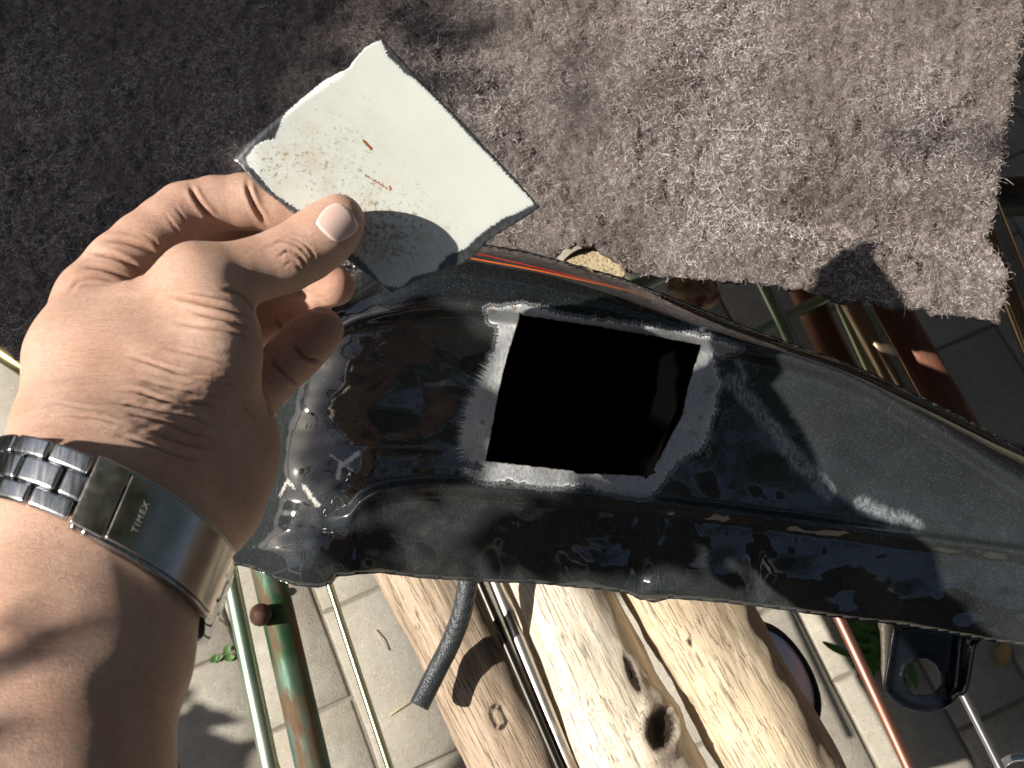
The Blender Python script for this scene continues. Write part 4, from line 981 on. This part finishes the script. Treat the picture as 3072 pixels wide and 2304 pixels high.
# engraved lettering on the clasp
def engraving():
    cu = bpy.data.curves.new('lettering', 'FONT'); cu.body = 'TIMEX'; cu.size = 1; cu.align_x = 'CENTER'; cu.align_y = 'CENTER'; cu.extrude = .02; cu.space_character = 1.25
    t = bpy.data.objects.new('t', cu); COL.objects.link(t); bpy.context.view_layer.update()
    me = bpy.data.meshes.new_from_object(t.evaluated_get(bpy.context.evaluated_depsgraph_get())); bpy.data.objects.remove(t)
    V = []
    for v in me.vertices:
        x, y, z = v.co
        V.append(cw(band_pt(R(66.5) + R(y*3.3), .0046+z*.004, x*.0028)))
    Fc = [tuple(p.vertices) for p in me.polygons]; bpy.data.meshes.remove(me)
    eb = NB('etched_steel'); mesh_from('engraved_lettering', V, Fc, eb.P(Base_Color=(.46, .42, .38), Metallic=1, Roughness=.55), watch, smooth=False)
engraving()

# ------------------------------------------------------------------ small things on the ground
m_leaf = NB('fresh_leaf'); m_leaf = m_leaf.P(Base_Color=(.06, .15, .025), Roughness=.6)
m_dry = NB('dry_leaf').P(Base_Color=(.42, .30, .12), Roughness=.8)
m_straw = NB('straw').P(Base_Color=(.50, .40, .22), Roughness=.8)
def leaf_mesh(c, L, wd, ang, curl=.3, nseg=5):
    V = []; Fc = []; d = Vector((math.cos(ang), math.sin(ang), 0)); s_ = Vector((-d.y, d.x, 0))
    for i in range(nseg+1):
        t = i/nseg; w_ = wd*math.sin(math.pi*min(.98, t*.9+.05))**.8; p = c+d*L*(t-.5)+Vector((0, 0, curl*L*(t-.5)**2*2+.0015))
        V += [p-s_*w_+Vector((0, 0, w_*.4)), p, p+s_*w_+Vector((0, 0, w_*.4))]
    for i in range(nseg):
        a = i*3; Fc += [(a, a+1, a+4, a+3), (a+1, a+2, a+5, a+4)]
    return V, Fc
def multi(parts):
    V = []; Fc = []
    for v, f in parts: b = len(V); V += list(v); Fc += [tuple(q+b for q in t) for t in f]
    return V, Fc
rs = random.Random(2)
c0 = PZ(220, 655, .002)
tag(mesh_from('weed_sprig', *multi([leaf_mesh(c0+Vector((rs.gauss(0, .005), rs.gauss(0, .005), 0)), .012, .004, rs.random()*6) for _ in range(4)]), m_leaf), 'crumpled light green leaf lying on the paving left of the green tubes', 'leaf')
def clump(px, py, n, spread, label):
    c = PZ(px, py, 0); parts = []
    for i in range(n):
        a = rs.random()*6.28; r_ = abs(rs.gauss(0, spread)); parts.append(leaf_mesh(c+Vector((math.cos(a)*r_, math.sin(a)*r_, rs.uniform(0, .03))), rs.uniform(.02, .04), rs.uniform(.002, .005), rs.random()*6.28, rs.uniform(-.6, .4)))
    o = mesh_from('weed_plant', *multi(parts), m_leaf); tag(o, label, 'weed'); return o
clump(872, 645, 70, .028, 'green weed growing between pavers beside the black bracket')
clump(866, 622, 24, .02, 'small weed tuft right under the tank edge beside the copper rod')
tag(mesh_from('dry_leaf', *leaf_mesh(PZ(1001, 655, .003), .03, .009, 1.1), m_dry), 'yellowed leaf on the shaded paving at the far right', 'leaf')
tag(mesh_from('fallen_leaf', *leaf_mesh(PZ(285, 592, .002), .012, .005, .3), m_leaf), 'tiny green leaf scrap on the paving between tube and thin rod', 'leaf')
for i, (x, y, a, L, lb) in enumerate(((212, 618, -.5, .05, 'dry straw stalk on the paving beside the watch clasp'), (405, 705, .6, .04, 'dry straw stalk on the paving near the hose end'), (382, 640, 2.2, .028, 'short straw scrap on the paving left of the grey log'))):
    c = PZ(x, y, .003); d = Vector((math.cos(a), math.sin(a), .02))*L/2
    tag(mesh_from('straw_stalk', *tube_arrays([c-d, c+Vector((0, 0, .002)), c+d], .0007, 6), m_straw), lb, 'straw')

# round black-rimmed mirror lying below the tan log
def mirror():
    root = empty('round_mirror', PZ(785, 680, .33), 'black rimmed round mirror lying half hidden behind the tan log', 'mirror')
    c = P(783, 676, .84); n_ = (CR @ Vector((.25, .15, 1))).normalized(); a_ = (CR @ Vector((.6, -1, 0))); a_ = (a_-n_*a_.dot(n_)).normalized(); b_ = n_.cross(a_)
    mr = NB('mirror_glass').P(Base_Color=(.85, .88, .92), Metallic=.6, Roughness=.25); mk = NB('black_plastic'); mk = mk.P(Base_Color=(.012, .012, .013), Roughness=.3)
    ra, rb_ = .042, .021
    V = [c]+[c+a_*math.cos(t)*ra*.93+b_*math.sin(t)*rb_*.93 for t in np.linspace(0, 2*math.pi, 49)[:-1]]
    mesh_from('mirror_glass', V, [(0, 1+i, 1+(i+1) % 48) for i in range(48)], mr, root)
    V = []; Fc = []; n = 48; prof = [(.93, .0005), (.95, .004), (1.04, .0045), (1.12, 0), (1.1, -.008), (.8, -.02), (.3, -.026)]
    for q, z in prof:
        for i in range(n): t = 2*math.pi*i/n; V.append(c+a_*math.cos(t)*ra*q+b_*math.sin(t)*rb_*q+n_*z)
    for k in range(len(prof)-1):
        for i in range(n): j = (i+1) % n; Fc.append((k*n+i, (k+1)*n+i, (k+1)*n+j, k*n+j))
    mesh_from('mirror_housing', V, Fc, mk, root)
    st = [P(797, 706, .85), P(806, 733, .86), P(814, 765, .87), P(822, 800, .88)]
    mesh_from('mirror_stem', *tube_arrays(st, [.010, .009, .007, .007], 20), mk, root)
mirror()

# ------------------------------------------------------------------ added out of view: leaves on sun rays to shade chosen spots
def added_tree():
    root = empty('added_shade_tree', (-2.3, 1.9, 0), 'leafy boughs added out of view to shade blanket, forearm, tank and paving', 'added_tree')
    bk = NB('bark'); mbk = bk.P(Base_Color=bk.mix(bk.noise(bk.obj((1, 1, .2)), 40, 5), (.10, .075, .05), (.2, .16, .12)), Roughness=.9, Normal=bk.bump(bk.noise(bk.obj((1, 1, .2)), 60, 4), 1, .02))
    tp = catmull([(-2.3, 1.9, -.05), (-2.25, 1.8, .9), (-2.35, 1.6, 1.9), (-2.1, 1.3, 2.9), (-1.6, .9, 3.6)], 8)
    parts = [tube_arrays([Vector(p) for p in tp], [.13-.09*i/(len(tp)-1) for i in range(len(tp))], 18)]
    for br in ([(-2.33, 1.65, 1.7), (-2.0, 1.1, 2.1), (-1.7, .4, 1.95), (-1.5, 0, 1.65)], [(-2.0, 1.1, 2.1), (-1.9, .2, 1.9), (-1.7, -.3, 1.4), (-1.45, -.5, .95)], [(-2.1, 1.3, 2.9), (-1.0, .6, 3.3), (.4, .2, 3.4), (1.4, .3, 3.5)], [(-2.0, 1.2, 3.0), (-.9, -.4, 3.2), (.1, -1.2, 3.2), (1., -1.5, 3.3)], [(-2.0, 1.3, 3.0), (-.8, 1.5, 3.3), (.6, 1.6, 3.3), (1.6, 1.9, 3.5)]):
        bp = catmull(br, 6); parts.append(tube_arrays([Vector(p) for p in bp], [.035-.028*i/(len(bp)-1) for i in range(len(bp))], 10))
    mesh_from('added_trunk', *multi(parts), mbk, root)
    rs = random.Random(12); leaves = []
    def lf(c, L): 
        a = rs.random()*6.28; V, Fc = leaf_mesh(Vector((0, 0, 0)), L, L*.3, a, .5, 3); M = Matrix.Rotation(rs.gauss(0, .6), 3, 'X') @ Matrix.Rotation(rs.gauss(0, .6), 3, 'Y')
        leaves.append(([Vector(c)+M @ v for v in V], Fc))
    def shade(n, gen, z, t0=1.3, t1=1.75, L=.06):  # each leaf sits up the sun ray from the spot it darkens
        for _ in range(n):
            x, y = gen(); T = PZ(x, y, z) if not callable(z) else z(x, y); lf(T-SUN*rs.uniform(t0, t1), L*rs.uniform(.7, 1.3))
    shade(480, lambda: (rs.uniform(-260, 130), rs.uniform(-90, 420)), BZ)
    shade(110, lambda: (rs.gauss(170, 60), rs.gauss(120, 130)), BZ, 2.2, 3.2, .05)
    shade(150, lambda: (rs.uniform(120, 500), rs.uniform(-80, 150)), BZ, 2.8, 3.8, .035)
    shade(7, lambda: (rs.gauss(585, 40), rs.gauss(100, 30)), BZ, 3.2, 3.8, .025)
    shade(12, lambda: (rs.uniform(850, 1020), rs.gauss(140, 5)), BZ, 3.2, 3.8, .025)
    arm = lambda x, y: P(x, y, .30)
    shade(34, lambda: (rs.uniform(70, 190), rs.uniform(715, 1000)), arm, .7, 1.0, .016)
    shade(22, lambda: (rs.uniform(-20, 60), rs.uniform(700, 800)), arm, .7, 1.0, .012)
    shade(16, lambda: (rs.uniform(60, 120), rs.uniform(600, 700)), arm, .7, .9, .012)
    shade(170, lambda: (lambda y: (rs.uniform(60, min(235, 175+(y-670)*.75)), y))(rs.uniform(690, 900)), 0, 1.0, 1.3, .045)
    tk = lambda x, y: P(x, y, .635)
    shade(60, lambda: (rs.uniform(350, 492), rs.uniform(325, 488)), tk, .8, 1.15, .045)
    shade(16, lambda: (rs.gauss(395, 22), rs.gauss(545, 14)), tk, .8, 1.1, .022)
    shade(26, lambda: (rs.uniform(520, 690), rs.uniform(515, 555)), tk, .8, 1.15, .045)
    for cx, cy, cz, rr, n in ((.05, -.1, 2.1, .38, 520), (.5, .5, 2.3, .4, 380), (1.6, 0, 2.2, .6, 420), (1.9, 1.5, 2.0, .8, 500), (.2, 2.2, 2.2, .9, 520), (-1.2, 3.0, 2.4, .8, 420), (1.2, 2.6, 1.8, .9, 520), (-.9, .6, 3.4, .5, 260), (-.9, -.9, 3.5, .5, 260), (.2, .4, 3.6, .8, 420), (-.2, -.3, 2.9, .5, 420), (.6, -.5, 3.0, .6, 420), (1.5, -1.2, 3.0, .7, 380), (.6, .9, 3.0, .6, 380), (1.9, .8, 2.8, .7, 380), (1.0, 2.9, 3.0, .8, 380), (2.4, 2.2, 2.4, .8, 380), (2.8, .2, 2.0, .8, 380), (2.6, -1.6, 2.2, .8, 380), (-.6, 2.6, 3.0, .8, 300), (-.3, .5, 3.2, .55, 260), (.5, .1, 3.3, .6, 300), (1.3, .4, 3.4, .6, 220), (.1, -.9, 3.2, .5, 220), (.9, -1.5, 3.2, .6, 220), (.2, 1.6, 3.3, .6, 260), (1.3, 1.9, 3.5, .6, 200), (-.2, -2.0, 3.2, .5, 150), (2.3, -.3, 3.4, .6, 200)):  # overhead leaf clusters added to hide sky from tank and watch
        for _ in range(n):
            d = Vector((rs.gauss(0, 1), rs.gauss(0, 1), rs.gauss(0, .6)))*rr*.55; lf(Vector((cx, cy, cz))+d, rs.uniform(.07, .12))
    lm = NB('shade_leaf'); lm = lm.P(Base_Color=(.05, .10, .025), Roughness=.55)
    o = mesh_from('shade_leaves', *multi_np(leaves), lm, root)
def multi_np(parts):
    V = []; Fc = []; b = 0
    for v, f in parts:
        V += [tuple(q) for q in v]; Fc += [tuple(q+b for q in t) for t in f]; b += len(v)
    return V, Fc
added_tree()

# ------------------------------------------------------------------ photographer's unseen shirt, added for tank and watch reflections: torso and rolled sleeve
def shirt():
    V, Fc = [], []
    prof = [(.50, .17, .11), (.62, .175, .12), (.80, .17, .115), (1.0, .185, .12), (1.15, .20, .125), (1.28, .205, .12), (1.38, .16, .10), (1.44, .08, .075)]
    n = 48
    for z, a, b2 in prof:
        for i in range(n):
            t = 2*math.pi*i/n; q = 1+.04*fbm(math.cos(t)*2, math.sin(t)*2, z*6); V.append((.06+a*math.cos(t)*q, -.47+b2*math.sin(t)*q, z))
    for k in range(len(prof)-1):
        for i in range(n): j = (i+1) % n; Fc.append((k*n+i, k*n+j, (k+1)*n+j, (k+1)*n+i))
    Fc.append(tuple(range(n-1, -1, -1))); Fc.append(tuple((len(prof)-1)*n+i for i in range(n)))
    sl = [P(-10, 1010, .258), P(-35, 1060, .25), Vector((-.16, -.22, .90)), Vector((-.18, -.36, 1.0)), Vector((-.15, -.46, 1.25)), Vector((-.05, -.47, 1.33))]
    sl = [Vector(p) for p in catmull([tuple(p) for p in sl], 6)]
    V2, F2 = tube_arrays(sl, [.052+.012*math.sin(i*.9)*.2+.02*i/len(sl) for i in range(len(sl))], 32)
    b = NB('dark_cotton'); wv_ = b.noise(b.obj((1, 1, 1)), 900, 2)
    m = b.P(Base_Color=b.mix(b.noise(b.obj(), 12, 3), (.085, .065, .048), (.13, .10, .075)), Roughness=.9, Normal=b.bump(wv_, .4, .001))
    o = mesh_from('shirt', *multi([([Vector(v) for v in V], Fc), (V2, F2)]), m, person)
shirt()

# unseen dark boards added on all four sides to block low sky
def sky_screen():
    fb = NB('dark_stained_boards'); mf = fb.P(Base_Color=fb.mix(fb.noise(fb.obj((4, 4, .4)), 12, 4), (.05, .035, .025), (.10, .07, .05)), Roughness=.85)
    for (a, b_, lb) in (((-3.6, 3.3), (3.3, 3.3), 'unseen board screen added behind the blanket to block sky'), ((-3.6, -2.9), (-3.6, 3.2), 'unseen board screen added on the left side to block sky'), ((3.3, -3.0), (-3.5, -3.0), 'unseen board screen added behind the photographer to block sky'), ((3.3, 3.2), (3.3, -2.6), 'unseen board screen added on the right side to block sky')):
        V = []; Fc = []; a = Vector((*a, 0)); b_ = Vector((*b_, 0)); d = (b_-a).normalized(); nrm = Vector((-d.y, d.x, 0)); L = (b_-a).length; n = int(L/.14)
        for i in range(n):
            o0 = a+d*i*.14+nrm*(.012*(i % 2)); k = len(V)
            for zz in (0, 2.2+.01*(i % 3)):
                for q in (o0, o0+d*.134, o0+d*.134+nrm*.02, o0+nrm*.02): V.append(q+Vector((0, 0, zz)))
            Fc += [(k, k+1, k+2, k+3), (k+4, k+7, k+6, k+5)] + [(k+j, k+(j+1) % 4+4-4*0, 0, 0)[:0] or (k+j, k+(j+1) % 4, k+4+(j+1) % 4, k+4+j) for j in range(4)]
        tag(mesh_from('sky_blocker_boards', V, Fc, mf, smooth=False), lb, 'sky_screen', 'added board screens that block low sky')
sky_screen()
c = PZ(1022, 785, .30); ring_ = [c+Vector((.022*math.cos(t), .022*math.sin(t), .004*math.sin(t))) for t in np.linspace(-2.9, 2.9, 40)]
tag(mesh_from('wire_ring', *tube_arrays(ring_, .0035, 14), m_chrome), 'small chrome ring cut off by the bottom right corner', 'ring')
